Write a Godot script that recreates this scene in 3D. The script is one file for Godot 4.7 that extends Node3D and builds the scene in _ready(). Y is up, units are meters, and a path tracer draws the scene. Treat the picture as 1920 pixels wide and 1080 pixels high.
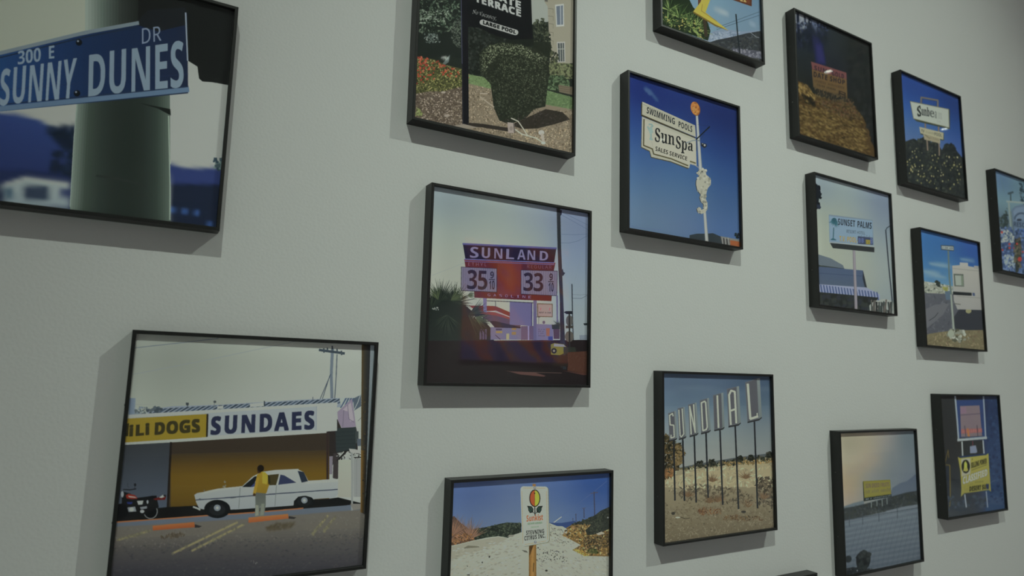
extends Node3D
# A gallery wall hung with square colour photographs in deep black frames, seen from the left at an angle.
# Lengths below are in frame widths (F) where they come from the camera solution, else in metres.

const F := 0.42                 # outer width of one frame in metres
const EYE := 1.72               # height of the solution's origin above the floor
const FRAME_H := 1.0138         # outer height over outer width
const DEPTH := 0.0336           # how far a frame stands off the wall
const LIP := 0.0062             # width of the front face of a rail
const RECESS := 0.0082          # how far the print lies behind the front face
const FOCAL := 1209.94          # focal length in pixels of the 1920 x 1080 picture

var cam_at := Vector3(-1.03606 * F, -0.28916 * F + EYE, 3.02415 * F)
var cam_basis := Basis(Vector3(0.866803, 0.025358, 0.498006), Vector3(-0.087646, 0.990906, 0.102095), Vector3(-0.490888, -0.132144, 0.861143)).orthonormalized()
var used_names := {}
var mats := {}

# ------------------------------------------------------------------ helpers

func numbered(called: String) -> String:
	if not used_names.has(called):
		used_names[called] = 0
		return called
	used_names[called] += 1
	return "%s_%03d" % [called, used_names[called]]

func thing(called: String, label: String, category: String, at: Vector3, group := "") -> Node3D:
	var o := Node3D.new()
	o.name = numbered(called)
	add_child(o)
	o.position = at
	tag(o, label, category, group)
	return o

func tag(o: Node, label: String, category: String, group := "") -> void:
	o.set_meta("label", label)
	o.set_meta("category", category)
	if group != "":
		o.set_meta("group", group)

func part(called: String, mesh: Mesh, m: Material, parent: Node, at := Vector3.ZERO, turn := Vector3.ZERO) -> MeshInstance3D:
	var o := MeshInstance3D.new()
	o.name = called
	o.mesh = mesh
	o.material_override = m
	o.cast_shadow = GeometryInstance3D.SHADOW_CASTING_SETTING_ON
	parent.add_child(o, true)
	o.position = at
	o.rotation = turn
	return o

func structure(called: String, size: Vector3, at: Vector3, m: Material) -> MeshInstance3D:
	var b := BoxMesh.new()
	b.size = size
	var o := part(called, b, m, self, at)
	o.set_meta("kind", "structure")
	return o

func plain(albedo: Color, rough: float, metal := 0.0, spec := 0.5) -> StandardMaterial3D:
	var m := StandardMaterial3D.new()
	m.albedo_color = albedo
	m.roughness = rough
	m.metallic = metal
	m.metallic_specular = spec
	return m

func noise_image(size: int, freq: float, seed_: int, octaves := 3) -> Image:
	var n := FastNoiseLite.new()
	n.seed = seed_
	n.frequency = freq
	n.noise_type = FastNoiseLite.TYPE_SIMPLEX_SMOOTH
	n.fractal_octaves = octaves
	return n.get_seamless_image(size, size)

# A closed prism: the profile (x, y) is swept along z from z0[i] to z1[i] per profile vertex, so that ends can be mitred.
func swept(profile: Array, z0: Array, z1: Array) -> ArrayMesh:
	var st := SurfaceTool.new()
	st.begin(Mesh.PRIMITIVE_TRIANGLES)
	st.set_smooth_group(-1)
	var n := profile.size()
	for i in n:
		var j := (i + 1) % n
		var a := Vector3(profile[i].x, profile[i].y, z0[i])
		var b := Vector3(profile[j].x, profile[j].y, z0[j])
		var c := Vector3(profile[j].x, profile[j].y, z1[j])
		var d := Vector3(profile[i].x, profile[i].y, z1[i])
		for v in [a, b, c, a, c, d]:
			st.add_vertex(v)
	for i in range(1, n - 1):
		for v in [0, i + 1, i]:
			st.add_vertex(Vector3(profile[v].x, profile[v].y, z0[v]))
		for v in [0, i, i + 1]:
			st.add_vertex(Vector3(profile[v].x, profile[v].y, z1[v]))
	st.generate_normals()
	return st.commit()

func lathe(profile: Array, steps := 32) -> ArrayMesh:      # profile of (radius, y) from bottom to top, turned round y
	var st := SurfaceTool.new()
	st.begin(Mesh.PRIMITIVE_TRIANGLES)
	st.set_smooth_group(-1)
	for i in profile.size() - 1:
		var p: Vector2 = profile[i]
		var q: Vector2 = profile[i + 1]
		for k in steps:
			var a := TAU * k / steps
			var b := TAU * (k + 1) / steps
			var v := [Vector3(p.x * cos(a), p.y, p.x * sin(a)), Vector3(p.x * cos(b), p.y, p.x * sin(b)), Vector3(q.x * cos(b), q.y, q.x * sin(b)), Vector3(q.x * cos(a), q.y, q.x * sin(a))]
			for t in [0, 1, 2, 0, 2, 3]:
				st.add_vertex(v[t])
	st.generate_normals()
	return st.commit()

# ------------------------------------------------------------------ the printed photographs

# One print: an image that is filled with flat shapes, strokes, flecks and lettering. Points are given in a zoomed view of the
# reference picture (see()); each is turned into a point on the print's plane through the camera, then into a pixel of the image.
class Pic:
	var im: Image
	var n: int
	var o := Vector2.ZERO
	var s := 1.0
	var eye: Vector3
	var axes: Basis
	var to_print: Transform3D
	var size: Vector2
	var z: float
	var light := Vector3(0.38, 0.415, 0.36)
	var rng := RandomNumberGenerator.new()
	var soft := 0.08              # how far each ink is mixed towards grey to lower its saturation
	var fonts: Dictionary
	var caps := {}

	func see(x: float, y: float, k: float) -> void:
		o = Vector2(x, y)
		s = k

	func at(p: Vector2) -> Vector2:
		var px := o + p * s
		var d := axes * Vector3((px.x - 960.0) / 1209.94, -(px.y - 540.0) / 1209.94, -1.0)
		var w := eye + d * ((z - eye.z) / d.z)
		var l := to_print * w
		return Vector2((l.x / size.x + 0.5) * n, (0.5 - l.y / size.y) * n)

	# Ink that looks like the given colour of the reference under the light that falls on this print.
	func ink(h: String) -> Color:
		var k := Color(h).srgb_to_linear()
		var v := Vector3(k.r, k.g, k.b)
		v = (v - Vector3.ONE * 0.003).max(Vector3.ONE * 0.0012) / light
		v = v.lerp(Vector3.ONE * (v.x * 0.25 + v.y * 0.6 + v.z * 0.15), soft)
		return Color(minf(v.x, 0.92), minf(v.y, 0.92), minf(v.z, 0.92), k.a).linear_to_srgb()

	func pts(flat: Array) -> PackedVector2Array:
		var r := PackedVector2Array()
		for i in range(0, flat.size(), 2):
			r.append(Vector2(flat[i], flat[i + 1]))
		return r

	func fill(t: PackedVector2Array, c: Color, c2 := Color(0, 0, 0, -1)) -> void:
		var lo := 1e9
		var hi := -1e9
		for p in t:
			lo = minf(lo, p.y)
			hi = maxf(hi, p.y)
		var y0 := maxi(0, ceili(lo - 0.5))
		var y1 := mini(n - 1, ceili(hi - 0.5) - 1)
		var m := t.size()
		for y in range(y0, y1 + 1):
			var yc := y + 0.5
			var xs := PackedFloat32Array()
			for i in m:
				var a := t[i]
				var b := t[(i + 1) % m]
				if (a.y <= yc) != (b.y <= yc):
					xs.append(a.x + (yc - a.y) * (b.x - a.x) / (b.y - a.y))
			xs.sort()
			var col := c if c2.a < 0.0 else c.lerp(c2, clampf((yc - lo) / maxf(hi - lo, 1.0), 0.0, 1.0))
			for i in range(0, xs.size() - 1, 2):
				var xa := maxi(0, ceili(xs[i] - 0.5))
				var xb := mini(n, ceili(xs[i + 1] - 0.5))
				if xb > xa:
					im.fill_rect(Rect2i(xa, y, xb - xa, 1), col)

	func mapped(p: PackedVector2Array) -> PackedVector2Array:
		var t := PackedVector2Array()
		for q in p:
			t.append(at(q))
		return t

	func poly(flat: Array, c: String, c2 := "") -> void:
		fill(mapped(pts(flat)), ink(c), ink(c2) if c2 != "" else Color(0, 0, 0, -1))

	# A four-cornered patch (first, second, third, fourth corner in turn) whose tones run from its first-fourth side to its second-third side.
	func strips(flat: Array, tones: Array, count := 28) -> void:
		var q := pts(flat)
		for i in count:
			var a := float(i) / count
			var b := float(i + 1) / count
			var f := (a + b) * 0.5 * (tones.size() - 1)
			var k := mini(int(f), tones.size() - 2)
			var c := ink(tones[k]).lerp(ink(tones[k + 1]), f - k)
			fill(mapped(PackedVector2Array([q[0].lerp(q[1], a), q[0].lerp(q[1], b), q[3].lerp(q[2], b), q[3].lerp(q[2], a)])), c)

	# The whole sheet from a small grid of tones, rows from top to bottom.
	func ground(rows: Array) -> void:
		var g := Image.create(rows[0].size(), rows.size(), false, Image.FORMAT_RGB8)
		for y in rows.size():
			for x in rows[0].size():
				g.set_pixel(x, y, ink(rows[y][x]))
		# one more ring of pixels keeps the outer tones at the sheet's edge when it is enlarged
		g.resize(n, n, Image.INTERPOLATE_CUBIC)
		im = g

	func ellipse(x: float, y: float, rx: float, ry: float, c: String, tilt := 0.0, c2 := "") -> void:
		var p := PackedVector2Array()
		for i in 28:
			p.append(Vector2(x, y) + Vector2(cos(TAU * i / 28.0) * rx, sin(TAU * i / 28.0) * ry).rotated(tilt))
		fill(mapped(p), ink(c), ink(c2) if c2 != "" else Color(0, 0, 0, -1))

	func line(flat: Array, w: float, c: String) -> void:
		var p := pts(flat)
		var col := ink(c)
		for i in p.size() - 1:
			var d := (p[i + 1] - p[i]).normalized()
			var e := Vector2(-d.y, d.x) * w * 0.5
			var k := d * w * 0.2
			fill(mapped(PackedVector2Array([p[i] + e - k, p[i + 1] + e + k, p[i + 1] - e + k, p[i] - e - k])), col)

	func stroke(x: float, y: float, dx: float, dy: float, w: float, col: Color) -> void:
		var d := Vector2(dx, dy)
		var e := Vector2(-d.y, d.x).normalized() * w * 0.5
		var p := Vector2(x, y)
		fill(PackedVector2Array([at(p + e), at(p + d), at(p - e)]), col)

	# Flecks of the given tones scattered inside an outline: w and h are their size, slant turns them.
	func flecks(flat: Array, count: int, tones: Array, w0: float, w1: float, squash := 1.0, slant := 0.0, spread := 3.14) -> void:
		var p := pts(flat)
		var box := Rect2(p[0], Vector2.ZERO)
		for q in p:
			box = box.expand(q)
		var cols := []
		for t in tones:
			cols.append(ink(t))
		var made := 0
		var tries := 0
		while made < count and tries < count * 6:
			tries += 1
			var q := Vector2(rng.randf_range(box.position.x, box.end.x), rng.randf_range(box.position.y, box.end.y))
			if not Geometry2D.is_point_in_polygon(q, p):
				continue
			made += 1
			var r := rng.randf_range(w0, w1)
			var a := slant + rng.randf_range(-spread, spread)
			var u := Vector2(r, 0).rotated(a)
			var v := Vector2(0, r * squash).rotated(a)
			fill(PackedVector2Array([at(q - u), at(q - u * 0.3 - v), at(q + u * 0.6 - v * 0.6), at(q + u), at(q + v * 0.8)]), cols[rng.randi() % cols.size()])

	# Long thin leaves from one point, turned between two angles.
	func fronds(x: float, y: float, count: int, a0: float, a1: float, r0: float, r1: float, w: float, tones: Array, droop := 0.0) -> void:
		var cols := []
		for t in tones:
			cols.append(ink(t))
		for i in count:
			var a := lerpf(a0, a1, (i + rng.randf()) / count)
			var r := rng.randf_range(r0, r1)
			stroke(x, y, cos(a) * r, sin(a) * r + droop * r * r, w, cols[rng.randi() % cols.size()])

	# Lettering on the quad baseline-left, baseline-right, cap-left, cap-right.
	func text(words: String, font: String, q: Array, c: String, gap := 0) -> void:
		var f: Font = fonts[font]
		var v := glyphs(words, f, gap)
		if v.is_empty():
			return
		var key := font
		if not caps.has(key):
			var h := glyphs("H", f, 0)
			var lo := 1e9
			var hi := -1e9
			for k in h:
				lo = minf(lo, k.y)
				hi = maxf(hi, k.y)
			caps[key] = Vector2(lo, hi)
		var cap: Vector2 = caps[key]
		var x0 := 1e9
		var x1 := -1e9
		for k in v:
			x0 = minf(x0, k.x)
			x1 = maxf(x1, k.x)
		var b0 := Vector2(q[0], q[1])
		var b1 := Vector2(q[2], q[3])
		var t0 := Vector2(q[4], q[5])
		var t1 := Vector2(q[6], q[7])
		var col := ink(c)
		# heavy lettering is the plain outline laid down several times, shifted by part of a stroke
		var push: float = {"heavy": 0.035, "black": 0.045, "bold": 0.0}.get(font, 0.0)
		var shifts := [Vector2.ZERO] if push == 0.0 else [Vector2(-push, -push), Vector2(push, -push), Vector2(push, push), Vector2(-push, push), Vector2.ZERO]
		var tall := cap.y - cap.x
		for sh in shifts:
			for i in range(0, v.size() - 2, 3):
				var tri := PackedVector2Array()
				for k in 3:
					var u: float = (v[i + k].x + sh.x * tall - x0) / (x1 - x0)
					var w: float = (v[i + k].y + sh.y * tall - cap.x) / (cap.y - cap.x)
					tri.append(at(b0.lerp(b1, u).lerp(t0.lerp(t1, u), w)))
				fill(tri, col)

	func glyphs(words: String, f: Font, gap: int) -> PackedVector2Array:
		var t := TextMesh.new()
		t.font = f
		t.text = words
		t.font_size = 64
		t.pixel_size = 0.01
		t.depth = 0.0
		t.curve_step = 2.0
		if gap != 0:
			var fv := FontVariation.new()
			fv.base_font = f
			fv.spacing_glyph = gap
			t.font = fv
		var r := PackedVector2Array()
		if t.get_surface_count() == 0:
			return r
		for k in t.get_surface_count():
			var arr := t.surface_get_arrays(k)
			var vs: PackedVector3Array = arr[Mesh.ARRAY_VERTEX]
			var ns: PackedVector3Array = arr[Mesh.ARRAY_NORMAL]
			var ids = arr[Mesh.ARRAY_INDEX]
			var order: PackedInt32Array = ids if ids != null and ids.size() > 0 else PackedInt32Array(range(vs.size()))
			for i in range(0, order.size() - 2, 3):
				if ns[order[i]].z < 0.5:
					continue
				for j in 3:
					var p := vs[order[i + j]]
					r.append(Vector2(p.x, p.y))
		return r

	# Marks of unreadable lettering: rows of short dark bars along a slanted line.
	func marks(x0: float, y0: float, x1: float, y1: float, h: float, c: String, count := 14) -> void:
		for i in count:
			if rng.randf() < 0.12:
				continue
			var k := (i + 0.15) / count
			var p := Vector2(x0, y0).lerp(Vector2(x1, y1), k)
			var w := (x1 - x0) / count * rng.randf_range(0.45, 0.8)
			var top := h * rng.randf_range(0.7, 1.0)
			poly([p.x, p.y, p.x + w * 0.5, p.y, p.x + w, p.y - top, p.x + w * 0.3, p.y - top], c)

	func haze(k: int) -> void:
		blur(Rect2i(0, 0, n, n), k)

	# Softens part of the sheet, as where the photographer's lens was out of focus.
	func soften(flat: Array, k: int) -> void:
		var t := mapped(pts(flat))
		var r := Rect2(t[0], Vector2.ZERO)
		for q in t:
			r = r.expand(q)
		var ri := Rect2i(r).intersection(Rect2i(0, 0, n, n))
		blur(ri, k)

	func blur(ri: Rect2i, k: int) -> void:
		if ri.size.x < k * 2 or ri.size.y < k * 2:
			return
		var g := im.get_region(ri)
		var f := 1
		while f < k and g.get_width() > 3 and g.get_height() > 3:
			g.resize(maxi(2, g.get_width() / 2), maxi(2, g.get_height() / 2), Image.INTERPOLATE_BILINEAR)
			f *= 2
		while f > 1:
			f /= 2
			g.resize(maxi(2, ri.size.x / f), maxi(2, ri.size.y / f), Image.INTERPOLATE_BILINEAR)
		im.blit_rect(g, Rect2i(Vector2i.ZERO, ri.size), ri.position)

# ---- what each photograph shows

func draw_dunes(p: Pic) -> void:
	p.see(0, 0, 0.4629)
	p.ground([["868f80", "8d9586"], ["8a9283", "98998a"], ["8b9384", "9a9a88"]])
	# dark fitting behind and above the sign
	p.poly([-400, 330, -400, -400, 385, -60, 385, 150, 0, 216], "858d7d")
	p.strips([345, -200, 640, -200, 640, 200, 345, 200], ["7f8c80", "4d5a52", "2d332f", "1e211f", "191b1a"], 24)
	p.poly([560, -300, 1100, -300, 1100, 345, 925, 345, 860, 333, 820, 330, 806, 318, 800, 270, 760, 245, 745, 40, 560, 95], "191b1a")
	# far hills, trees and a house, out of focus
	p.poly([-400, 440, 0, 458, 60, 462, 150, 484, 205, 512, 260, 520, 310, 540, 310, 720, -400, 700], "293a66", "222c4e")
	p.poly([-400, 672, 120, 690, 310, 705, 310, 860, -400, 830], "1f2844")
	p.flecks([205, 520, 310, 515, 310, 720, 215, 690], 60, ["1a2230", "1f2a3c", "18202a"], 12, 26)
	p.poly([10, 742, 105, 712, 285, 735, 282, 845, -30, 820], "7f8ba6", "7484a2")
	p.poly([10, 742, 105, 712, 285, 735, 285, 750, 105, 728, 10, 756], "98a0b4")
	p.poly([-400, 735, 0, 738, 18, 815, -400, 800], "232b3c")
	p.poly([98, 752, 196, 756, 195, 812, 98, 806], "2b3644")
	p.poly([18, 762, 52, 760, 52, 806, 20, 802], "3d525e")
	p.poly([245, 765, 285, 768, 282, 800, 246, 798], "35405a")
	p.poly([690, 664, 740, 680, 800, 683, 895, 680, 900, 760, 690, 760], "28345c")
	p.poly([690, 745, 900, 750, 900, 960, 690, 960], "1b2230")
	for k in [[700, 850], [748, 856], [797, 862], [850, 908]]:
		p.ellipse(k[0], k[1], 14, 13, "2f4c7c")
	p.soften([-380, 430, 300, 430, 300, 850, -380, 850], 14)
	p.soften([694, 655, 905, 655, 905, 960, 694, 960], 12)
	p.flecks([858, 650, 900, 638, 900, 690, 870, 690], 20, ["2c3c44", "566a66", "3a4a4c"], 5, 11)
	# the post
	p.strips([312, 380, 688, 380, 691, 900, 280, 900], ["66756a", "364139", "2a332e", "242b27", "222925", "252c28", "2e3832", "4c594f"], 40)
	p.line([683, 470, 689, 760, 688, 890], 5, "7c8b7c")
	p.line([312, 420, 300, 560, 284, 838], 4, "77857a")
	p.poly([556, 415, 690, 442, 692, 468, 640, 440], "191d1b")
	p.line([390, 712, 470, 722, 590, 752], 10, "262c28")
	# the street sign
	p.strips([-400, 300, 758, 52, 762, 378, -400, 490], ["22456c", "22456c", "1f3d63", "1c3255", "1a2a46", "1a263d", "1c2435"], 30)
	p.poly([545, 98, 600, 40, 752, 30, 757, 100, 640, 128], "1b1e20")
	p.line([-400, 302, 5, 214, 345, 132, 560, 93], 15, "606e72")
	p.line([-400, 322, 5, 232, 345, 150, 560, 108], 5, "1d2836")
	p.line([-400, 482, 0, 440, 762, 363], 20, "4c6276")
	p.line([-400, 466, 0, 424, 762, 350], 5, "1f2b3e")
	p.line([0, 365, 762, 300], 2, "1e2b45")
	p.line([752, 52, 760, 245], 6, "717ea6")
	p.text("300", "bold", [72, 262, 165, 248, 72, 208, 165, 193], "6a7c86")
	p.text("E", "bold", [198, 238, 220, 236, 198, 187, 220, 184], "6a7c86")
	p.text("DR", "regular", [575, 178, 654, 164, 575, 115, 652, 105], "62707f")
	p.text("SUNNY", "bold", [-2, 427, 300, 396, 4, 284, 312, 236], "6a7c86")
	p.text("DUNES", "bold", [357, 391, 744, 350, 361, 223, 743, 166], "647680")
	for b in [[320, 172], [312, 378]]:
		p.ellipse(b[0], b[1], 13, 13, "131619")
		p.ellipse(b[0] - 4, b[1] - 5, 4, 4, "707c86")

func draw_terrace(p: Pic) -> void:
	p.soft = 0.18
	p.see(740, 0, 0.3147)
	p.ground([["262d27", "262d27"], ["262d27", "262d27"]])
	p.poly([120, -500, 420, -500, 420, 345, 120, 345], "232a25")
	p.flecks([140, -400, 395, -400, 395, 190, 140, 200], 900, ["3d4d3c", "4f6450", "2d382f", "65765f", "354236"], 4, 13, 0.5)
	p.flecks([150, 60, 330, 60, 300, 130, 150, 140], 120, ["6f806c", "8a9886", "596b55"], 4, 11, 0.45)
	p.flecks([170, 200, 260, 200, 270, 250, 190, 260], 70, ["68786f", "8a958a", "4d5c53"], 4, 10, 0.4)
	p.flecks([335, 170, 350, 130, 395, 105, 395, 290, 360, 275, 340, 230], 220, ["4c5648", "5e685a", "39423a"], 3, 7, 0.6)
	# sky, building, dark shrub at the right
	p.poly([790, -500, 915, -500, 915, 130, 790, 150], "8f978c")
	p.poly([890, -500, 1080, -500, 1075, 400, 925, 385, 912, 40, 893, 10], "8d8a76")
	p.poly([893, -10, 912, 0, 912, 12, 893, 8], "5a5a50")
	for y in [50, 95, 140, 190, 240]:
		p.line([914, y, 945, y + 4], 3, "6c6a5a")
		p.line([945, y + 4, 944, y + 28], 3, "79765f")
	p.poly([955, 28, 1008, 22, 1010, 156, 962, 160], "a9aba2")
	p.poly([963, 38, 1002, 32, 1003, 146, 968, 148], "5f6b76")
	p.poly([984, 34, 992, 33, 993, 148, 986, 148], "8f979a")
	p.poly([966, 250, 1015, 248, 1017, 370, 972, 370], "a0a198")
	p.poly([972, 258, 1009, 256, 1011, 366, 977, 366], "464d4c")
	p.line([985, 256, 988, 368], 5, "94978e")
	p.line([999, 256, 1002, 368], 5, "94978e")
	p.line([972, 292, 1012, 292], 5, "94978e")
	p.flecks([822, 150, 850, 118, 885, 110, 910, 150, 928, 240, 935, 330, 820, 330], 420, ["2a3026", "3a4232", "20251e", "4d5540"], 5, 12, 0.6)
	p.poly([820, 250, 930, 250, 935, 345, 820, 340], "252b22")
	p.flecks([925, 300, 970, 320, 980, 380, 930, 380], 60, ["3a4032", "2c3228", "54583f"], 4, 9)
	p.poly([925, 375, 1070, 380, 1070, 470, 910, 470], "4a5038")
	p.flecks([925, 372, 1070, 380, 1070, 470, 910, 470], 160, ["5d6446", "383d2c", "6e7350", "707a50"], 4, 10)
	p.poly([905, 470, 935, 448, 1000, 452, 1045, 485, 1045, 550, 910, 535], "33412e")
	p.flecks([905, 470, 935, 448, 1000, 452, 1045, 485, 1045, 545, 910, 535], 160, ["4a6041", "5d7450", "2a3626"], 4, 9)
	p.poly([975, 505, 1075, 520, 1075, 570, 980, 548], "6d6450")
	for y in [518, 530, 542]:
		p.line([978, y - 4, 1075, y + 10], 2, "524a3a")
	# ground
	p.poly([100, 520, 450, 480, 620, 520, 920, 560, 1080, 620, 1080, 980, 100, 720], "7d725c")
	p.poly([430, 440, 570, 468, 575, 530, 430, 495], "67804f")
	p.flecks([432, 440, 568, 466, 572, 528, 432, 492], 90, ["748c58", "586f44"], 4, 10, 0.4)
	p.poly([898, 535, 1080, 585, 1080, 655, 895, 622], "5a7348")
	p.flecks([898, 535, 1080, 585, 1080, 655, 895, 622], 120, ["637c4d", "506741", "6d8757"], 4, 12, 0.3)
	p.poly([95, 540, 300, 545, 402, 505, 405, 760, 95, 705], "5c5143")
	p.flecks([95, 540, 402, 505, 405, 760, 95, 705], 1500, ["6f6351", "463d33", "85775f", "968a76", "50463a", "a89d8a"], 2, 8, 0.5)
	p.flecks([430, 500, 620, 540, 640, 740, 900, 660, 1080, 650, 1080, 960, 430, 760], 2300, ["8a7d63", "6a5f4b", "9b8d70", "796c54", "aa9d82", "5b503e"], 2, 8, 0.5)
	p.flecks([700, 780, 1080, 760, 1080, 960, 700, 880], 300, ["a39270", "b09f7d", "8a7b5e"], 3, 10, 0.4)
	# flower bed
	p.poly([120, 340, 230, 352, 300, 385, 402, 410, 400, 515, 290, 545, 200, 545, 120, 560], "4a4c2c")
	p.flecks([120, 345, 230, 356, 300, 388, 402, 415, 400, 515, 290, 540, 200, 540, 120, 555], 900, ["6f7338", "8b8a48", "3b3f26", "57602f", "a09a5a", "2c3020"], 3, 9, 0.5)
	p.flecks([120, 335, 235, 348, 300, 380, 400, 405, 395, 450, 300, 470, 120, 500], 80, ["b0492d", "a84029", "c0603f", "943726"], 6, 11, 0.7)
	p.flecks([430, 415, 465, 418, 460, 430, 435, 470], 10, ["c0502f", "d46a45"], 6, 10)
	p.poly([285, 378, 330, 325, 322, 370, 300, 385], "5d6a64")
	p.flecks([130, 640, 165, 660, 160, 695, 125, 690], 40, ["7f8c4c", "98a460", "566036"], 3, 8)
	p.ellipse(290, 550, 14, 7, "9d9484")
	p.ellipse(310, 690, 16, 7, "9a9182")
	# black signboard and its post
	p.poly([404, 150, 822, 150, 830, 270, 690, 300, 560, 300, 508, 445, 445, 440, 404, 440], "20251f")
	p.flecks([430, 165, 500, 158, 600, 215, 690, 245, 560, 290, 500, 430, 440, 430], 260, ["2b312b", "252b26", "353b33", "1f241f"], 5, 14)
	p.poly([388, -500, 795, -500, 822, 232, 690, 236, 600, 212, 500, 165, 430, 158, 400, 160], "191b1c")
	p.poly([388, -500, 432, -500, 442, 748, 404, 752], "1b1c1f")
	p.line([392, -300, 402, 380], 5, "44465a")
	p.line([402, 380, 408, 745], 4, "2c2d34")
	p.text("GATE", "black", [575, -16, 750, 52, 575, -58, 750, 8], "a3a8a2", 4)
	p.text("TERRACE", "black", [480, 8, 751, 99, 478, -38, 751, 56], "a3a8a2", 3)
	p.text("No Vacancy,", "script", [462, 82, 604, 122, 470, 52, 612, 96], "989d96")
	p.line([527, 134, 716, 192], 34, "9ea29b")
	p.ellipse(524, 133, 18, 17, "9ea29b")
	p.ellipse(719, 193, 18, 17, "9ea29b")
	p.text("LARGE POOL", "black", [527, 143, 720, 202, 528, 121, 722, 181], "1b1d1d", 3)
	# clipped bush
	p.poly([512, 310, 555, 268, 650, 250, 750, 265, 860, 300, 915, 345, 922, 440, 905, 560, 898, 635, 830, 650, 780, 705, 700, 735, 625, 720, 590, 640, 572, 500, 512, 440, 505, 370], "282d23")
	p.flecks([512, 310, 555, 268, 650, 250, 750, 265, 860, 300, 915, 345, 922, 440, 905, 560, 890, 630, 780, 690, 700, 715, 625, 700, 590, 620, 575, 500, 515, 440, 505, 370], 1500, ["333a2c", "222720", "414936", "2b3126", "3a4231"], 3, 9, 0.6)
	p.flecks([520, 320, 560, 272, 650, 255, 760, 272, 905, 345, 900, 380, 740, 330, 620, 320, 540, 420, 515, 420], 520, ["5b6549", "76805f", "49523c", "8b9474"], 2, 7, 0.6)
	p.flecks([640, 330, 900, 380, 900, 480, 700, 500, 610, 420], 300, ["4f5941", "5f6a4e", "414a36"], 2, 6, 0.6)
	p.flecks([570, 500, 900, 500, 890, 620, 620, 660], 200, ["4a523d", "3c4433", "5a6249"], 2, 6, 0.6)
	# cast shadow of the bush, spot lamp, socket and cable lying on the soil
	p.poly([620, 715, 700, 740, 790, 700, 900, 650, 1000, 668, 1045, 712, 960, 738, 850, 765, 760, 768, 690, 745], "312e27")
	p.flecks([640, 712, 900, 655, 1000, 668, 1040, 712, 850, 762, 700, 745], 160, ["3b372e", "2a2822", "45403a"], 3, 9, 0.4)
	p.line([440, 742, 520, 748, 672, 772], 22, "322e28")
	p.line([508, 575, 560, 615, 592, 638], 7, "9c937f")
	p.line([508, 556, 552, 558], 6, "a49b88")
	p.line([694, 704, 735, 722, 765, 765, 792, 808], 7, "b0a794")
	p.line([715, 770, 760, 800, 840, 822, 885, 850], 7, "b3aa98")
	p.poly([672, 728, 708, 732, 712, 793, 676, 792], "9b9086")
	p.poly([706, 731, 714, 735, 717, 790, 711, 793], "5f5850")
	p.ellipse(694, 765, 10, 13, "857a70")
	p.line([688, 795, 689, 830], 5, "5b554b")
	p.ellipse(874, 790, 18, 15, "a9a79b")
	p.line([878, 800, 888, 850], 17, "a39c8c")
	p.ellipse(886, 852, 14, 8, "b5ada0")
	p.poly([350, 748, 410, 738, 500, 760, 420, 768], "8b8272")
	p.haze(2)

func draw_arrow(p: Pic) -> void:
	p.soft = 0.12
	p.see(1140, 0, 0.4631)
	p.ground([["4f7b9a", "4f7b9a", "4f7b9a"], ["53809c", "5a86a0", "587f99"], ["6a8fa3", "6c90a2", "68879a"], ["6f8fa0", "6f8fa0", "6b8798"]])
	p.ellipse(455, 45, 30, 12, "8a9ea6", 0.4)
	p.ellipse(470, 52, 22, 10, "92a4aa", 0.4)
	p.ellipse(585, 98, 18, 10, "7f97a4", 0.6)
	p.haze(12)
	p.poly([390, 150, 430, 125, 480, 118, 540, 128, 640, 120, 640, 200, 400, 185], "76889a")
	p.flecks([395, 150, 430, 130, 530, 130, 520, 165, 400, 170], 80, ["8796a4", "6b7d90", "93a1ac"], 4, 12, 0.4)
	p.poly([400, 175, 440, 162, 500, 150, 560, 135, 640, 122, 640, 280, 400, 210], "33383a")
	p.flecks([410, 180, 500, 155, 640, 130, 640, 260, 450, 205], 260, ["3c4142", "2a2f31", "484d50", "41443f"], 3, 10, 0.4)
	p.poly([505, 196, 560, 200, 640, 210, 640, 240, 560, 232, 505, 212], "555861")
	p.flecks([505, 196, 560, 200, 640, 212, 640, 236, 560, 230, 505, 210], 60, ["6a6d78", "4b4e57", "7b7d84"], 3, 8)
	p.line([575, 130, 600, 150, 612, 152], 2, "8a929a")
	for w in [[440, 112, 612, 48], [440, 120, 612, 62]]:
		p.line(w, 1.6, "3a4f60")
	p.line([518, 58, 525, 140, 534, 218], 5, "1c2428")
	p.poly([205, -60, 300, -60, 345, 30, 400, 80, 415, 125, 405, 165, 205, 96], "22301f")
	for k in [[250, 40], [290, 70], [330, 95], [240, 90], [360, 120]]:
		p.fronds(k[0], k[1], 34, -3.0, 0.6, 30, 75, 6, ["2f4427", "4a6536", "6f8a48", "1d2a1a", "8ba05a", "26371f"])
	p.fronds(345, 120, 26, -2.2, 0.9, 30, 70, 6, ["2c3f25", "597338", "1d2a1a", "7f9550"])
	p.flecks([210, 50, 330, 60, 400, 130, 395, 160, 210, 92], 140, ["1d2719", "33432a", "7f8f4c", "a09a50"], 3, 8, 0.5)
	p.line([370, -60, 371, 26], 13, "5a3a2c")
	p.poly([384, 75, 398, 80, 404, 150, 390, 148], "3b3428")
	p.poly([470, -60, 582, -60, 582, 26, 500, -2], "54301f")
	p.poly([470, -50, 575, -50, 575, 17, 500, -8], "6b3d24")
	p.text("II", "bold", [535, 4, 560, 10, 535, -30, 560, -24], "b79a55")
	p.poly([400, -40, 425, -30, 395, 50, 488, 124, 436, 100, 345, 46, 372, 12], "c2a232")
	p.poly([345, 46, 436, 100, 488, 124, 434, 106, 344, 52], "6f5a24")
	p.line([382, 18, 378, 44, 440, 86], 2.5, "94792c")

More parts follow.
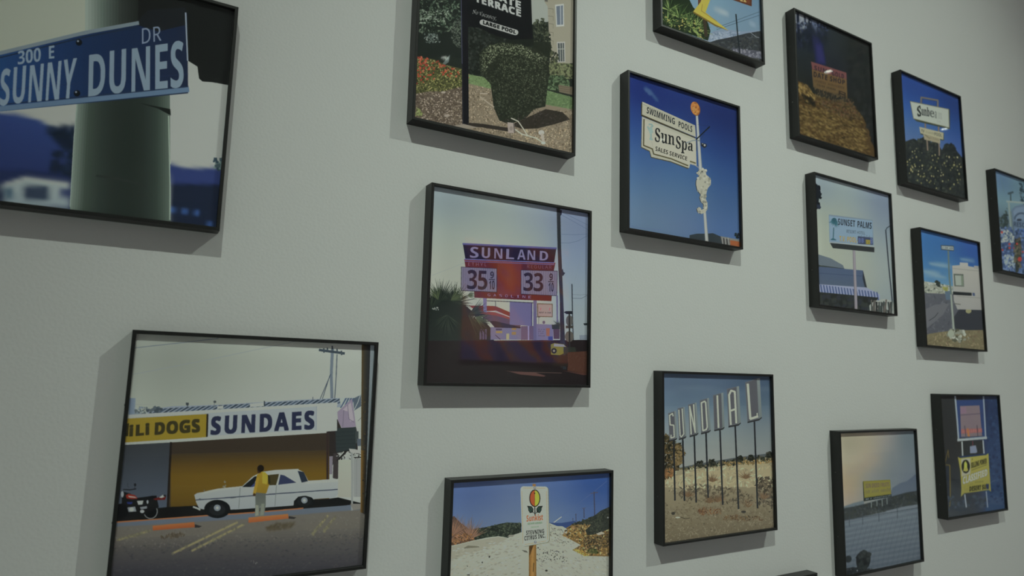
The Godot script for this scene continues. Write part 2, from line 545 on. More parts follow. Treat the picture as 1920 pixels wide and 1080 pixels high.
func draw_spa(p: Pic) -> void:
	p.soft = 0.12
	p.see(1140, 0, 0.4631)
	p.ground([["1c2f6b", "1f336b", "1b2c60"], ["26437c", "27457c", "213b71"], ["375a8a", "385c8a", "2e4f80"], ["4a6b8e", "496a8d", "3d5d86"], ["5a7590", "567090", "486690"]])
	p.ellipse(165, 370, 26, 10, "3d5a85", 0.7)
	p.ellipse(190, 395, 22, 7, "35527f", 0.9)
	p.soften([110, 340, 230, 340, 230, 420, 110, 420], 10)
	p.line([92, 915, 140, 925, 220, 930], 2, "5b6f93")
	p.poly([330, 952, 360, 946, 400, 946, 425, 944, 462, 960, 462, 992, 330, 972], "333c40")
	p.poly([456, 956, 540, 972, 540, 1010, 462, 994], "75786f")
	p.poly([458, 962, 492, 970, 492, 1000, 462, 994], "4a4a48")
	for x in [462, 474, 486]:
		p.line([x, 963, x + 4, 996], 4, "8f918a")
	p.poly([494, 972, 540, 980, 540, 1010, 496, 1000], "97562f")
	p.flecks([512, 944, 528, 944, 530, 965, 518, 968], 12, ["26302f", "1e2628"], 3, 7)
	p.see(1190, 170, 0.14815)
	# sign boards
	p.poly([80, 165, 97, 138, 97, 300, 765, 590, 765, 605, 80, 318], "3f3b26")
	p.poly([97, 138, 765, 440, 775, 588, 92, 302], "a3a48f")
	p.line([108, 172, 440, 318, 762, 455], 4, "7c7c68")
	p.line([105, 160, 765, 462], 3, "b5b6a4")
	p.poly([78, 720, 92, 330, 110, 330, 100, 690, 215, 745, 230, 820, 460, 880, 690, 975, 672, 990, 455, 905, 205, 848, 186, 772], "4a4630")
	p.poly([92, 328, 775, 608, 784, 955, 702, 928, 690, 982, 455, 893, 212, 838, 192, 762, 86, 712], "a2a390")
	p.line([118, 362, 112, 692, 224, 738, 240, 802, 462, 862, 674, 950], 15, "4f4a2c")
	p.line([700, 894, 770, 918], 15, "57522f")
	p.poly([128, 372, 768, 640, 776, 905, 702, 880, 690, 935, 470, 850, 250, 792, 236, 728, 122, 680], "a9a996")
	p.line([215, 640, 235, 730], 3, "949482")
	p.text("SWIMMING", "bold", [150, 282, 508, 430, 158, 205, 508, 354], "20262b", 2)
	p.text("POOLS", "bold", [555, 458, 728, 526, 557, 386, 730, 452], "20262b", 2)
	p.text("Sun", "serif", [255, 640, 506, 692, 258, 462, 508, 545], "1f2122")
	p.text("Spa", "serif", [520, 728, 738, 768, 524, 566, 740, 640], "1f2122")
	p.text("SALES SERVICE", "bold", [262, 758, 662, 886, 266, 704, 666, 838], "26271f")
	# pale seahorse on the board
	p.line([182, 425, 215, 428, 228, 450, 200, 468, 185, 500, 205, 530, 228, 520], 20, "7f9a94")
	p.line([165, 455, 205, 540, 208, 590, 195, 612, 225, 618], 22, "849e97")
	p.ellipse(205, 505, 24, 45, "8aa39b")
	# pole, disc, brackets and lamp
	p.strips([770, 285, 800, 285, 856, 1010, 810, 1010], ["6e777c", "a3aaa6", "a5aaa3", "7d847f"], 8)
	p.ellipse(770, 228, 58, 92, "7a4b22", -0.28)
	p.ellipse(766, 225, 54, 86, "b8742f", -0.28)
	p.flecks([720, 180, 770, 145, 815, 200, 825, 290, 780, 305, 725, 250], 50, ["a3652a", "c98743", "945522", "b87236"], 6, 14)
	p.line([650, 662, 720, 636, 775, 625], 10, "6d7d85")
	p.line([800, 428, 870, 440, 942, 446], 3, "1f2740")
	p.line([778, 618, 950, 455], 15, "1c211f")
	p.line([880, 545, 835, 620], 4, "262c30")
	p.line([790, 632, 826, 632], 12, "6d7468")
	p.poly([838, 660, 905, 672, 915, 700, 885, 728, 842, 700], "272b2d")
	p.ellipse(886, 690, 12, 14, "9aa09b")
	p.ellipse(860, 672, 10, 6, "8c928c")
	p.line([785, 640, 782, 760], 8, "2a3550")
	p.line([742, 930, 812, 975], 8, "8f9088")
	p.see(1140, 0, 0.4631)
	p.strips([381, 780, 390, 780, 407, 978, 393, 975], ["7d8480", "a8aca4", "a3a79f", "858a84"], 6)
	# cut-out seahorse on the pole
	var horse := [372, 686, 388, 683, 398, 690, 397, 706, 408, 716, 417, 729, 416, 748, 404, 762, 399, 780, 396, 806, 403, 822, 403, 846, 393, 862, 378, 866, 364, 858, 360, 846, 368, 838, 376, 842, 378, 850, 388, 845, 388, 828, 376, 815, 372, 800, 376, 788, 362, 770, 357, 748, 358, 730, 368, 716, 372, 706, 358, 702]
	var under := []
	for i in range(0, horse.size(), 2):
		under.append(horse[i] - 3)
		under.append(horse[i + 1] + 1)
	p.poly(under, "3a3f41")
	p.poly(horse, "a2a390")
	p.flecks(horse, 60, ["8f907e", "adae9d", "99998a", "7e8072"], 3, 7)
	p.ellipse(381, 694, 3, 3, "3d403a")

func draw_dateshop(p: Pic) -> void:
	p.soft = 0.12
	p.see(1490, 60, 0.14815)
	p.ground([["27303a", "252c30", "202524"], ["20262a", "20242a", "1f2322"], ["22241f", "232420", "1d201e"], ["3a301c", "35301c", "1d1f1c"]])
	# light between the trees, then a blue glare painted into the print
	p.see(1440, 0, 0.37037)
	p.poly([135, 60, 185, 70, 205, 95, 200, 125, 165, 165, 140, 160], "858c90")
	p.poly([205, 95, 262, 110, 258, 170, 240, 168, 222, 130], "4f5a70")
	for k in [[150, 70, 158, 240, 14], [212, 80, 218, 250, 16], [185, 75, 196, 200, 8], [252, 95, 262, 230, 12]]:
		p.line([k[0], k[1], k[2], k[3]], k[4], "1c2230")
	p.flecks([138, 110, 300, 130, 300, 230, 140, 240], 240, ["1a2028", "232b3c", "303a56", "171c22", "1f2630"], 4, 12, 0.5)
	p.flecks([138, 80, 320, 120, 320, 160, 138, 160], 60, ["6f7c92", "8d97a2", "4a5878", "5a6a86"], 2, 6, 0.7)
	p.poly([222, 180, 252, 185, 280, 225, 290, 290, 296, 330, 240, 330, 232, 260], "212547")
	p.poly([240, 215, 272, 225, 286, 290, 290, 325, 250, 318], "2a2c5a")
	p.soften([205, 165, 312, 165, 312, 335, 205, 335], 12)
	p.soften([136, 150, 215, 150, 215, 330, 136, 330], 5)
	# the slope of dry grass
	p.poly([130, 400, 180, 420, 225, 470, 300, 505, 420, 520, 480, 590, 520, 680, 560, 800, 560, 850, 130, 720], "493a20")
	p.flecks([140, 420, 180, 428, 230, 480, 400, 520, 470, 590, 500, 690, 520, 800, 150, 700], 900, ["584928", "6b5a30", "33291a", "776738", "4a3e22", "2a2418"], 4, 14, 0.3, 0.35, 0.5)
	p.flecks([150, 530, 300, 560, 480, 640, 515, 780, 380, 750, 160, 680], 620, ["6b5a30", "746236", "5c4c2a", "4a3e22", "7f6f3f"], 4, 14, 0.3, 0.3, 0.4)
	p.flecks([145, 420, 200, 430, 245, 500, 230, 510, 150, 470], 160, ["85703a", "735f30", "96814a", "46391f"], 4, 12, 0.35, 0.6, 0.5)
	p.flecks([170, 480, 230, 500, 240, 540, 190, 520], 60, ["221f18", "2e2a1c", "1c1a16"], 5, 14, 0.4, 0.7, 0.3)
	p.flecks([230, 510, 420, 500, 480, 600, 400, 600, 300, 560], 320, ["4a4330", "5a4f36", "3a3526", "6a5436", "5d4030"], 3, 9, 0.4)
	p.poly([480, 480, 600, 480, 600, 860, 570, 860, 520, 690], "1d201e")
	p.flecks([400, 200, 520, 230, 545, 760, 470, 560, 420, 420], 160, ["202524", "242827", "1c1f20", "272a28"], 6, 18)
	p.haze(3)
	# the board
	p.see(1490, 60, 0.14815)
	p.poly([205, 372, 655, 515, 660, 600, 222, 470], "6b4240")
	p.poly([216, 470, 658, 600, 668, 850, 560, 812, 236, 700], "67502f", "5a4a2e")
	p.text("SUN", "bold", [250, 480, 402, 526, 250, 424, 404, 470], "2a232b", 4)
	p.text("GOLD", "bold", [470, 548, 622, 592, 470, 492, 624, 536], "2a232b", 4)
	p.text("DATE SHOP", "bold", [240, 566, 634, 668, 242, 500, 636, 612], "221f25", 3)
	p.marks(252, 628, 630, 728, 32, "3f3226", 18)
	p.marks(285, 680, 520, 745, 26, "2f2820", 12)
	p.marks(250, 755, 545, 822, 46, "33291f", 11)
	p.poly([558, 740, 645, 770, 645, 840, 555, 808], "2c2620")
	p.line([580, 765, 630, 782], 8, "77603a")
	p.line([578, 795, 628, 812], 8, "77603a")
	p.flecks([235, 690, 560, 790, 660, 830, 660, 900, 260, 820], 140, ["4a4230", "5f5236", "3a3424", "6b5a38"], 6, 20, 0.35, -1.2, 0.5)
	p.haze(3)

func draw_sunbeam(p: Pic) -> void:
	p.soft = 0.1
	p.see(1440, 0, 0.37037)
	p.ground([["203f7c", "1f3f7c", "1b376f"], ["2a4f88", "2b5088", "24477f"], ["3f5f8a", "42618a", "37558a"], ["50658a", "556888", "4a5f88"], ["505f78", "505f78", "4a5a78"]])
	p.poly([690, 720, 725, 705, 760, 715, 790, 690, 820, 725, 850, 710, 880, 760, 888, 745, 905, 730, 932, 728, 960, 770, 985, 800, 1010, 840, 1040, 1100, 680, 1000], "262c2b")
	p.flecks([690, 725, 725, 712, 790, 700, 850, 720, 885, 765, 930, 735, 965, 785, 1000, 830, 1015, 1020, 695, 930], 520, ["2f3634", "1f2524", "394038", "2a302a", "22282c"], 4, 13, 0.6)
	p.flecks([890, 735, 905, 728, 935, 728, 965, 790, 960, 830, 890, 800], 80, ["222828", "2c3230", "1c2122"], 4, 10)
	p.flecks([700, 760, 760, 745, 820, 770, 880, 790, 960, 790, 985, 850, 990, 880, 780, 900, 705, 880], 72, ["7d7b4c", "8f8b5c", "636440", "9a956a"], 3, 7, 0.8, 1.5, 0.4)
	p.flecks([720, 870, 980, 900, 985, 990, 720, 920], 20, ["6d6c42", "8a8756"], 3, 7, 0.8, 1.5, 0.4)
	p.see(1690, 170, 0.12037)
	p.line([305, 205, 308, 103, 570, 150, 568, 250], 22, "6b6455")
	p.line([325, 200, 326, 125, 550, 165, 548, 240], 6, "3c4348")
	for k in [[372, 505, 374, 590], [580, 555, 583, 640], [400, 770, 410, 930], [588, 800, 592, 1010]]:
		p.line(k, 22, "75695a")
	p.poly([190, 436, 752, 580, 752, 600, 240, 478], "343c2e")
	p.poly([740, 285, 756, 292, 758, 596, 748, 590], "3a4238")
	p.poly([132, 160, 742, 285, 750, 582, 186, 438], "6b6a50")
	p.poly([142, 172, 734, 292, 742, 572, 192, 432], "9aa396")
	p.text("S", "serif", [248, 396, 302, 402, 252, 234, 304, 250], "1f2422")
	p.line([292, 238, 258, 262, 252, 300, 300, 350, 296, 392, 258, 372], 17, "1f2422")
	p.text("unb", "serif", [312, 378, 436, 402, 312, 255, 436, 272], "23282a")
	p.text("e", "serif", [445, 406, 512, 420, 445, 268, 512, 290], "4b524e")
	p.text("a", "serif", [520, 424, 552, 432, 520, 284, 552, 296], "626963")
	p.text("m", "serif", [570, 432, 634, 446, 570, 308, 634, 320], "8d958a")
	p.marks(560, 488, 612, 500, 30, "868e84", 4)
	p.poly([650, 668, 662, 655, 664, 776, 610, 770, 300, 676, 290, 650], "3d4030")
	p.poly([278, 562, 658, 655, 654, 765, 298, 662], "98977a")
	p.text("TV", "bold", [310, 642, 358, 655, 310, 602, 358, 612], "4a4d40")
	p.marks(378, 660, 510, 690, 42, "7b7c64", 7)
	p.text("POOL", "bold", [516, 696, 630, 722, 516, 648, 630, 672], "5a5c4c")
	p.poly([340, 676, 606, 752, 606, 826, 358, 762], "8a856a")
	p.line([372, 690, 440, 745], 14, "6d6950")
	p.marks(440, 745, 590, 790, 30, "716d56", 6)
	p.haze(3)

func draw_sunland(p: Pic) -> void:
	p.see(795, 335, 0.18519)
	p.ground([["808e8e", "87948f", "808d92", "6c7b90"], ["8e998f", "929c91", "899590", "748496"], ["969d90", "989f91", "929c92", "7e8d97"], ["9aa092", "9aa092", "989e92", "869396"], ["989e90", "989e90", "989e90", "8a9596"], ["989e90", "989e90", "989e90", "8a9596"]])
	p.line([80, 980, 410, 852], 2, "7f8a8c")
	# wires, poles and street signs at the right
	for w in [[1390, 365, 1660, 515], [1390, 335, 1660, 470], [1390, 562, 1520, 568, 1660, 560], [1390, 650, 1470, 652, 1560, 630, 1660, 575]]:
		p.line(w, 4, "566682")
	p.line([1480, 1230, 1560, 900, 1600, 740], 2, "75868f")
	p.see(790, 530, 0.18519)
	p.poly([1430, 585, 1720, 575, 1720, 660, 1430, 660], "2b3331")
	p.poly([1600, 532, 1720, 528, 1720, 590, 1605, 590], "717c86")
	for x in [1610, 1640, 1480, 1655]:
		p.line([x, 560, x + 2, 645], 6, "6b757b")
	p.poly([1400, 655, 1720, 660, 1720, 690, 1400, 690], "5b5f66")
	p.line([1525, 15, 1532, 400, 1542, 660], 11, "333b44")
	p.line([1535, 120, 1610, 125, 1680, 118], 3, "5d6a78")
	p.line([1535, 158, 1620, 160, 1680, 128], 4, "4e5b6c")
	# palm
	p.poly([-60, 150, 80, 150, 200, 120, 320, 160, 440, 225, 540, 310, 650, 400, 712, 470, 735, 580, 735, 1100, -60, 1100], "232a27")
	p.poly([-60, 590, 1740, 580, 1740, 1120, -60, 1120], "231f20")
	# forecourt and pumps
	p.poly([700, 450, 1010, 445, 1010, 578, 700, 578], "6a677f")
	p.poly([1010, 440, 1135, 438, 1135, 580, 1010, 580], "5c4f66")
	p.line([1085, 440, 1085, 580], 14, "8480a2")
	p.poly([480, 232, 660, 234, 752, 238, 898, 300, 898, 352, 752, 292, 560, 286], "6f332b")
	p.line([640, 292, 755, 287, 898, 348], 7, "a59ca8")
	p.poly([520, 284, 745, 298, 1006, 408, 1004, 452, 745, 388, 690, 395, 600, 340], "52424f")
	p.poly([560, 292, 750, 300, 898, 352, 898, 372, 740, 330, 600, 320], "7b3f3c")
	p.poly([690, 392, 745, 388, 1004, 450, 1004, 462, 745, 455], "2e2a30")
	for k in [[755, 465, 815, 482, "3a3850"], [755, 490, 820, 510, "8f7a44"], [915, 460, 960, 480, "8a7040"], [915, 498, 958, 528, "8a7040"], [860, 515, 890, 575, "9a946a"]]:
		p.poly([k[0], k[1], k[2], k[1], k[2], k[3], k[0], k[3]], k[4])
	p.line([750, 530, 800, 575], 6, "2e2c3e")
	p.poly([590, 468, 662, 470, 662, 575, 590, 575], "4f4c60")
	p.line([612, 470, 614, 575], 8, "222428")
	p.line([640, 470, 642, 575], 8, "222428")
	p.poly([895, 194, 1124, 200, 1122, 440, 895, 424], "625f80")
	p.poly([1110, 200, 1124, 200, 1122, 440, 1110, 440], "4d4a6a")
	p.line([662, 184, 890, 192, 1135, 205], 7, "39393e")
	p.line([750, 186, 752, 240], 6, "39393e")
	p.poly([626, 150, 662, 150, 662, 305, 628, 295], "6a6688")
	p.poly([1134, 170, 1168, 170, 1168, 585, 1134, 585], "5c5a78")
	p.poly([1165, 418, 1335, 425, 1335, 585, 1165, 582], "686684")
	for y in [470, 490, 510, 535]:
		p.marks(1182, y + 8, 1252, y + 10, 12, "45425a", 7)
	p.poly([1262, 462, 1300, 460, 1298, 540, 1266, 540], "8a5a44")
	p.poly([1285, 545, 1330, 545, 1330, 582, 1285, 582], "35407a")
	p.poly([1335, 455, 1400, 455, 1400, 570, 1340, 570], "4a3b46")
	p.poly([1320, 425, 1402, 425, 1402, 470, 1325, 470], "2a332e")
	p.fronds(1385, 425, 22, -3.1, 0.0, 30, 70, 5, ["2a332e", "3a453c"])
	p.poly([1172, 208, 1330, 214, 1330, 350, 1174, 346], "60503f")
	p.poly([1182, 218, 1322, 222, 1322, 342, 1182, 338], "90807c")
	p.marks(1200, 280, 1312, 284, 38, "a5565e", 5)
	p.text("RENT A CAR", "bold", [1192, 310, 1312, 312, 1192, 294, 1312, 298], "4b4244")
	p.line([1168, 346, 1200, 350], 6, "3a3a40")
	p.line([1188, 350, 1188, 420], 4, "55575c")
	p.ellipse(1240, 402, 14, 16, "5a5266")
	# the big sign
	p.see(795, 335, 0.18519)
	p.poly([408, 815, 1330, 850, 1314, 935, 1290, 1240, 510, 1205, 500, 900, 420, 897], "562622")
	p.strips([745, 850, 985, 860, 985, 1190, 745, 1180], ["622c26", "6c3429", "632e27"], 8)
	p.poly([1000, 855, 1330, 855, 1314, 935, 1000, 930], "4a2526")
	p.poly([392, 652, 1340, 697, 1316, 866, 420, 822], "1f1e27")
	p.line([394, 660, 1340, 705], 17, "4e5280")
	p.line([396, 674, 1338, 719], 5, "2a2a44")
	p.line([410, 814, 1320, 852], 8, "66689a")
	p.line([412, 826, 1320, 864], 8, "7a4a55")
	p.line([414, 838, 1318, 872], 5, "5a5c8c")
	var letters := [["S", 465, 552], ["U", 583, 670], ["N", 710, 794], ["L", 830, 912], ["A", 944, 1028], ["N", 1046, 1126], ["D", 1170, 1256]]
	for k in letters:
		var b: float = 798.0 + (k[1] - 465) * 0.041
		var h: float = 690.0 + (k[1] - 465) * 0.058
		p.text(k[0], "bold", [k[1], b, k[2], b + 3, k[1] + 4, h, k[2], h + 5], "716e8a")
	p.text("ETHYL", "regular", [448, 880, 634, 886, 448, 848, 634, 852], "7d5c66", 14)
	p.text("REGULAR", "regular", [1046, 905, 1292, 914, 1046, 872, 1292, 880], "6a4a55", 8)
	for k in [[380, 897, 735, 912, 733, 1146, 378, 1130], [985, 928, 1348, 938, 1342, 1182, 985, 1165]]:
		p.poly([k[0] - 5, k[1] - 5, k[2] + 5, k[3] - 5, k[4] + 5, k[5] + 6, k[6] - 5, k[7] + 6], "2c2a33")
		p.poly(k, "6c697c")
		for i in range(1, 16):
			var x: float = k[0] + (k[2] - k[0]) * i / 16.0
			p.line([x, k[1] + i, x - 2, k[7] + i], 4, "565368")
	p.text("35", "bold", [436, 1118, 640, 1122, 440, 926, 642, 932], "26242c", -2)
	p.text("33", "bold", [1006, 1136, 1206, 1142, 1010, 954, 1208, 960], "26242c", -2)
	p.text("9", "bold", [670, 1008, 706, 1010, 672, 940, 708, 942], "2c2a33")
	p.text("10", "bold", [658, 1120, 716, 1122, 660, 1032, 716, 1034], "2c2a33")
	p.line([658, 1020, 716, 1022], 8, "2c2a33")
	p.text("9", "bold", [1268, 1030, 1302, 1032, 1270, 960, 1304, 962], "2c2a33")
	p.text("10", "bold", [1260, 1142, 1312, 1144, 1262, 1054, 1314, 1056], "2c2a33")
	p.line([1260, 1042, 1312, 1044], 8, "2c2a33")
	p.see(790, 530, 0.18519)
	var gas := "GASOLINE"
	for i in 8:
		var gx := 672.0 + i * 59.0
		p.text(gas[i], "regular", [gx, 136 + i * 3.2, gx + 26, 137 + i * 3.2, gx, 110 + i * 3.2, gx + 26, 111 + i * 3.2], "86789c")
	# utility pole in front
	p.poly([1366, 130, 1382, 130, 1384, 400, 1370, 400], "5b5a78")
	p.see(795, 335, 0.18519)
	p.poly([1343, 300, 1380, 300, 1388, 700, 1440, 1930, 1404, 1930, 1352, 700], "2a2f33")
	p.poly([1380, 318, 1394, 318, 1394, 360, 1380, 380], "23263a")
	p.poly([1385, 935, 1405, 912, 1412, 945, 1430, 955, 1408, 985, 1390, 978], "27303a")
	p.see(790, 530, 0.18519)
	p.poly([1402, 200, 1424, 200, 1440, 860, 1408, 860], "2c2b2b")
	p.poly([1442, 300, 1465, 288, 1528, 288, 1530, 318, 1470, 318], "1d2226")
	p.ellipse(1500, 385, 36, 55, "4f504c")
	p.ellipse(1498, 545, 44, 55, "54524c")
	p.poly([1462, 435, 1540, 435, 1540, 462, 1462, 462], "3d3c38")
	p.line([1498, 320, 1504, 890], 14, "2b2b2c")
	p.poly([1640, 412, 1720, 405, 1720, 430, 1650, 432], "2b3336")
	# fronds
	for k in [[195, 190, -3.0, -0.1, 150, 270, 60], [330, 200, -2.4, 0.3, 130, 250, 50], [110, 250, -3.2, -0.6, 110, 210, 40], [480, 330, -1.0, 1.2, 120, 240, 60], [560, 400, -0.6, 1.4, 90, 190, 40], [260, 330, 0.3, 2.8, 120, 260, 50]]:
		p.fronds(k[0], k[1], k[6], k[2], k[3], k[4], k[5], 13, ["232a27", "1f2624", "272f2a", "2c352d", "343e31"], 0.0003)
	for k in [[300, 180, -1.3, -0.1, 140, 260, 22], [470, 130, -0.9, 0.6, 60, 110, 16], [540, 350, -0.3, 1.0, 90, 190, 26], [170, 170, -2.6, -1.3, 120, 230, 20]]:
		p.fronds(k[0], k[1], k[6], k[2], k[3], k[4], k[5], 7, ["46523a", "3b4733", "566244", "404b38"], 0.0004)
	p.flecks([110, 250, 185, 240, 175, 290, 115, 285], 9, ["8a9086", "737d74"], 5, 11)
	p.flecks([500, 330, 560, 330, 560, 365, 510, 360], 6, ["7f867c", "6b7468"], 4, 8)
	# street level
	p.poly([1310, 625, 1345, 612, 1440, 622, 1470, 650, 1480, 700, 1400, 735, 1312, 728], "6d6a2e")
	p.poly([1345, 616, 1440, 626, 1462, 650, 1340, 645], "7d7f86")
	p.ellipse(1343, 690, 28, 28, "1f2220")
	p.ellipse(1343, 690, 12, 12, "7d7a66")
	p.poly([1440, 650, 1560, 655, 1570, 720, 1440, 720], "2d302a")
	p.poly([1480, 705, 1740, 690, 1740, 940, 1480, 890], "493127")
	p.flecks([1480, 720, 1740, 700, 1740, 930, 1480, 885], 120, ["4c342a", "442e26", "513a2f"], 5, 12, 0.4)
	p.poly([1330, 740, 1480, 735, 1485, 850, 1330, 840], "282421")
	p.poly([840, 888, 900, 898, 1140, 906, 1260, 944, 1240, 952, 1000, 930], "59403b")
	p.line([1140, 908, 1420, 914], 6, "4f3f3b")
	p.poly([1420, 888, 1500, 900, 1720, 932, 1640, 936], "4f352e")
	p.poly([740, 586, 1310, 586, 1310, 600, 740, 600], "3a2624")

func draw_sundaes(p: Pic) -> void:
	p.see(160, 590, 0.4538)
	p.ground([["7d857a", "8a9186", "8f968c"], ["8b9387", "949b8f", "979f95"], ["939a8c", "979d8f", "979f95"], ["939a8c", "979d8f", "979f95"]])
	p.line([205, 137, 380, 118, 550, 98], 3, "5f6a70")
	p.line([195, 247, 500, 188, 880, 108], 2, "7b8483")
	p.line([200, 372, 430, 368, 600, 366], 2, "858c84")
	# utility pole
	p.line([1021, 142, 1016, 250, 1020, 372], 12, "5c6870")
	p.line([967, 146, 1070, 160], 10, "353f46")
	for k in [[985, 140], [1000, 138], [1020, 130], [1040, 142], [1058, 150]]:
		p.line([k[0], k[1], k[0] + 1, k[1] + 16], 6, "3a444a")
	p.line([1040, 165, 1036, 260, 1029, 368], 4, "46515a")
	p.line([1014, 246, 960, 372], 3, "3f4a54")
	p.line([1010, 252, 972, 372], 3, "3f4a54")
	# roof
	p.strips([180, 345, 207, 345, 205, 412, 178, 415], ["5a6a78", "6f7f8a"], 4)
	p.flecks([205, 385, 262, 380, 262, 412, 205, 412], 60, ["6d7b80", "8a9492", "525e60"], 4, 10, 0.6)
	p.poly([255, 412, 265, 392, 360, 378, 560, 372, 880, 352, 1105, 342, 1105, 380, 255, 420], "778289")
	for i in 36:
		var x := 268.0 + i * 22.5
		var y := 396.0 - i * 1.25
		p.poly([x, y + 16, x + 11 + (i * 7) % 5, y + 14, x + 52, y - 8, x + 38, y - 8], ["35424e", "3f4e5c", "2e3a44"][i % 3])
	p.flecks([255, 395, 300, 380, 320, 395, 270, 410], 30, ["3a444a", "4c585c"], 4, 9)
	p.poly([545, 378, 570, 376, 570, 388, 545, 390], "99a09c")
	p.poly([680, 368, 740, 362, 740, 378, 680, 382], "99a09c")
	p.line([422, 368, 423, 380], 4, "3a4448")
	p.poly([415, 364, 428, 364, 427, 374, 416, 374], "32393c")
	p.line([533, 362, 532, 388], 3, "6a7272")
	p.ellipse(535, 360, 6, 5, "3d4444")
	p.line([740, 358, 740, 376], 5, "333c42")
	p.line([940, 340, 940, 356], 3, "4a545c")
	p.poly([1050, 345, 1110, 340, 1112, 380, 1060, 400], "8d9698")
	for i in 4:
		p.poly([1052 + i * 14, 385, 1058 + i * 14, 385, 1082 + i * 10, 344, 1074 + i * 10, 345], "46566a")
	# torn awning, dish and air conditioner
	p.see(440, 740, 0.24064)
	p.poly([800, 135, 915, 30, 945, 248, 840, 270, 805, 200], "7a7280")
	p.poly([840, 120, 905, 60, 930, 200, 900, 210, 880, 130], "8f8a96")
	p.line([880, 80, 890, 190, 930, 215], 4, "5c5668")
	p.line([850, 120, 842, 250], 4, "625c6c")
	p.poly([925, 30, 985, 0, 985, 90, 930, 125], "4a565f")
	p.line([930, 120, 960, 60, 980, 0], 6, "8a9394")
	p.line([960, 205, 985, 180], 3, "5c625f")
	p.poly([715, 290, 800, 190, 835, 268, 945, 250, 960, 330, 958, 430, 800, 455, 720, 660], "2b2826")
	p.poly([785, 262, 945, 252, 946, 425, 790, 450], "2c3434")
	for y in [290, 320, 350, 380, 410]:
		p.line([790, y + 6, 942, y - 4], 3, "242b2b")
	p.poly([940, 285, 965, 285, 965, 380, 942, 380], "39403f")
	p.poly([955, 345, 1000, 345, 1000, 400, 955, 400], "4d575f")
	p.poly([735, 480, 765, 480, 760, 620, 730, 620], "6f6b72")
	p.poly([770, 455, 810, 460, 805, 660, 765, 650], "383434")
	p.flecks([780, 465, 880, 440, 985, 430, 985, 505, 800, 510], 70, ["8d918a", "3a3c3a", "6b6e68", "a3a69c", "2a2b2a"], 5, 16, 0.5)
	p.line([800, 515, 870, 440], 14, "252423")
	p.see(160, 590, 0.4538)
	# shaded shop front
	p.poly([120, 540, 358, 528, 342, 870, 120, 880], "34383a", "4a5664")
	p.poly([352, 528, 1008, 488, 1008, 800, 338, 800], "352f27")
	p.strips([352, 575, 352, 800, 1006, 790, 1006, 560], ["3d3526", "50401f", "5f4c1c", "604d1c", "5a481b", "50401a"], 26)
	p.line([354, 528, 340, 800], 9, "221f1c")
	p.line([1000, 490, 1000, 690], 8, "302826")
	# fascia and lettering
	p.poly([165, 422, 1040, 368, 1040, 478, 160, 534], "868f92")
	p.poly([165, 414, 1042, 362, 1042, 374, 165, 428], "a0a8a4")
	p.poly([160, 522, 1040, 470, 1040, 480, 160, 536], "9ba39f")
	p.strips([956, 376, 1040, 371, 1039, 478, 955, 484], ["939d9d", "9ca5a3"], 6)
	p.line([955, 378, 954, 478], 3, "7b8488")
	p.see(220, 740, 0.2222)
	p.poly([60, 203, 755, 163, 750, 358, 60, 404], "7f6f20")
	p.poly([753, 163, 769, 162, 763, 356, 748, 358], "211f1c")
	p.poly([60, 245, 100, 242, 92, 350, 60, 352], "35321f")
	p.text("iLi", "black", [103, 350, 265, 336, 108, 258, 266, 242], "35321f", 3)
	p.text("DOGS", "black", [318, 336, 694, 312, 324, 232, 690, 202], "35321f", 2)
	p.see(160, 590, 0.4538)
	p.text("SUNDAES", "heavy", [519, 494, 944, 470, 523, 421, 944, 396], "262b3e", 6)
	# street side: shade under the car, kerb and asphalt
	p.poly([120, 815, 340, 795, 1010, 760, 1045, 755, 1145, 780, 1145, 800, 120, 862], "191a1a")
	p.poly([120, 858, 690, 818, 1140, 783, 1140, 806, 690, 842, 120, 882], "566069")
	p.line([120, 858, 480, 832, 690, 818, 900, 800], 5, "8d5c38")
	p.poly([60, 880, 690, 842, 1200, 800, 1200, 905, 60, 960], "605e55", "5a584f")
	p.strips([60, 930, 60, 1120, 1200, 1120, 1200, 880], ["595750", "4a4946", "3f3f40", "35363a", "2f3134"], 20)
	p.flecks([60, 890, 690, 850, 1200, 810, 1200, 920, 60, 980], 700, ["67655b", "5a5850", "6c6a61", "605e55"], 2, 6, 0.4)
	p.flecks([60, 960, 1200, 900, 1200, 1110, 60, 1110], 1300, ["464645", "3c3d3f", "4a4a48", "36373a", "424346"], 2, 7, 0.35, -0.08, 0.3)
	for k in [[130, 932, 268, 893], [358, 988, 628, 858], [440, 976, 655, 866], [938, 908, 1002, 830], [985, 895, 1034, 834]]:
		p.line(k, 8, "807b56")
		p.flecks([k[0], k[1] - 5, k[2], k[3] - 5, k[2], k[3] + 5, k[0], k[1] + 5], 40, ["5c5a4c", "6c6950"], 3, 7)
	p.soften([60, 880, 1200, 880, 1200, 1120, 60, 1120], 4)
	p.flecks([742, 880, 800, 862, 868, 858, 850, 880, 760, 890], 130, ["4a4434", "524c3c", "454032"], 4, 12, 0.3)
	p.soften([700, 850, 900, 850, 900, 900, 700, 900], 8)
	p.flecks([310, 915, 400, 900, 410, 915, 320, 925], 50, ["554f42", "494338"], 5, 14, 0.3)
	p.flecks([680, 1015, 710, 1018, 710, 1030, 685, 1030], 8, ["6a6a66", "5d5d5a"], 2, 5, 0.4)
	p.poly([278, 872, 450, 857, 453, 878, 279, 892], "a85c30", "8a4a28")
	p.poly([452, 866, 482, 874, 470, 880, 452, 880], "2c2b2a")
	p.poly([674, 838, 838, 823, 840, 842, 674, 860], "b06232", "8f4d29")
	p.poly([840, 832, 872, 838, 862, 844, 840, 843], "2c2b2a")
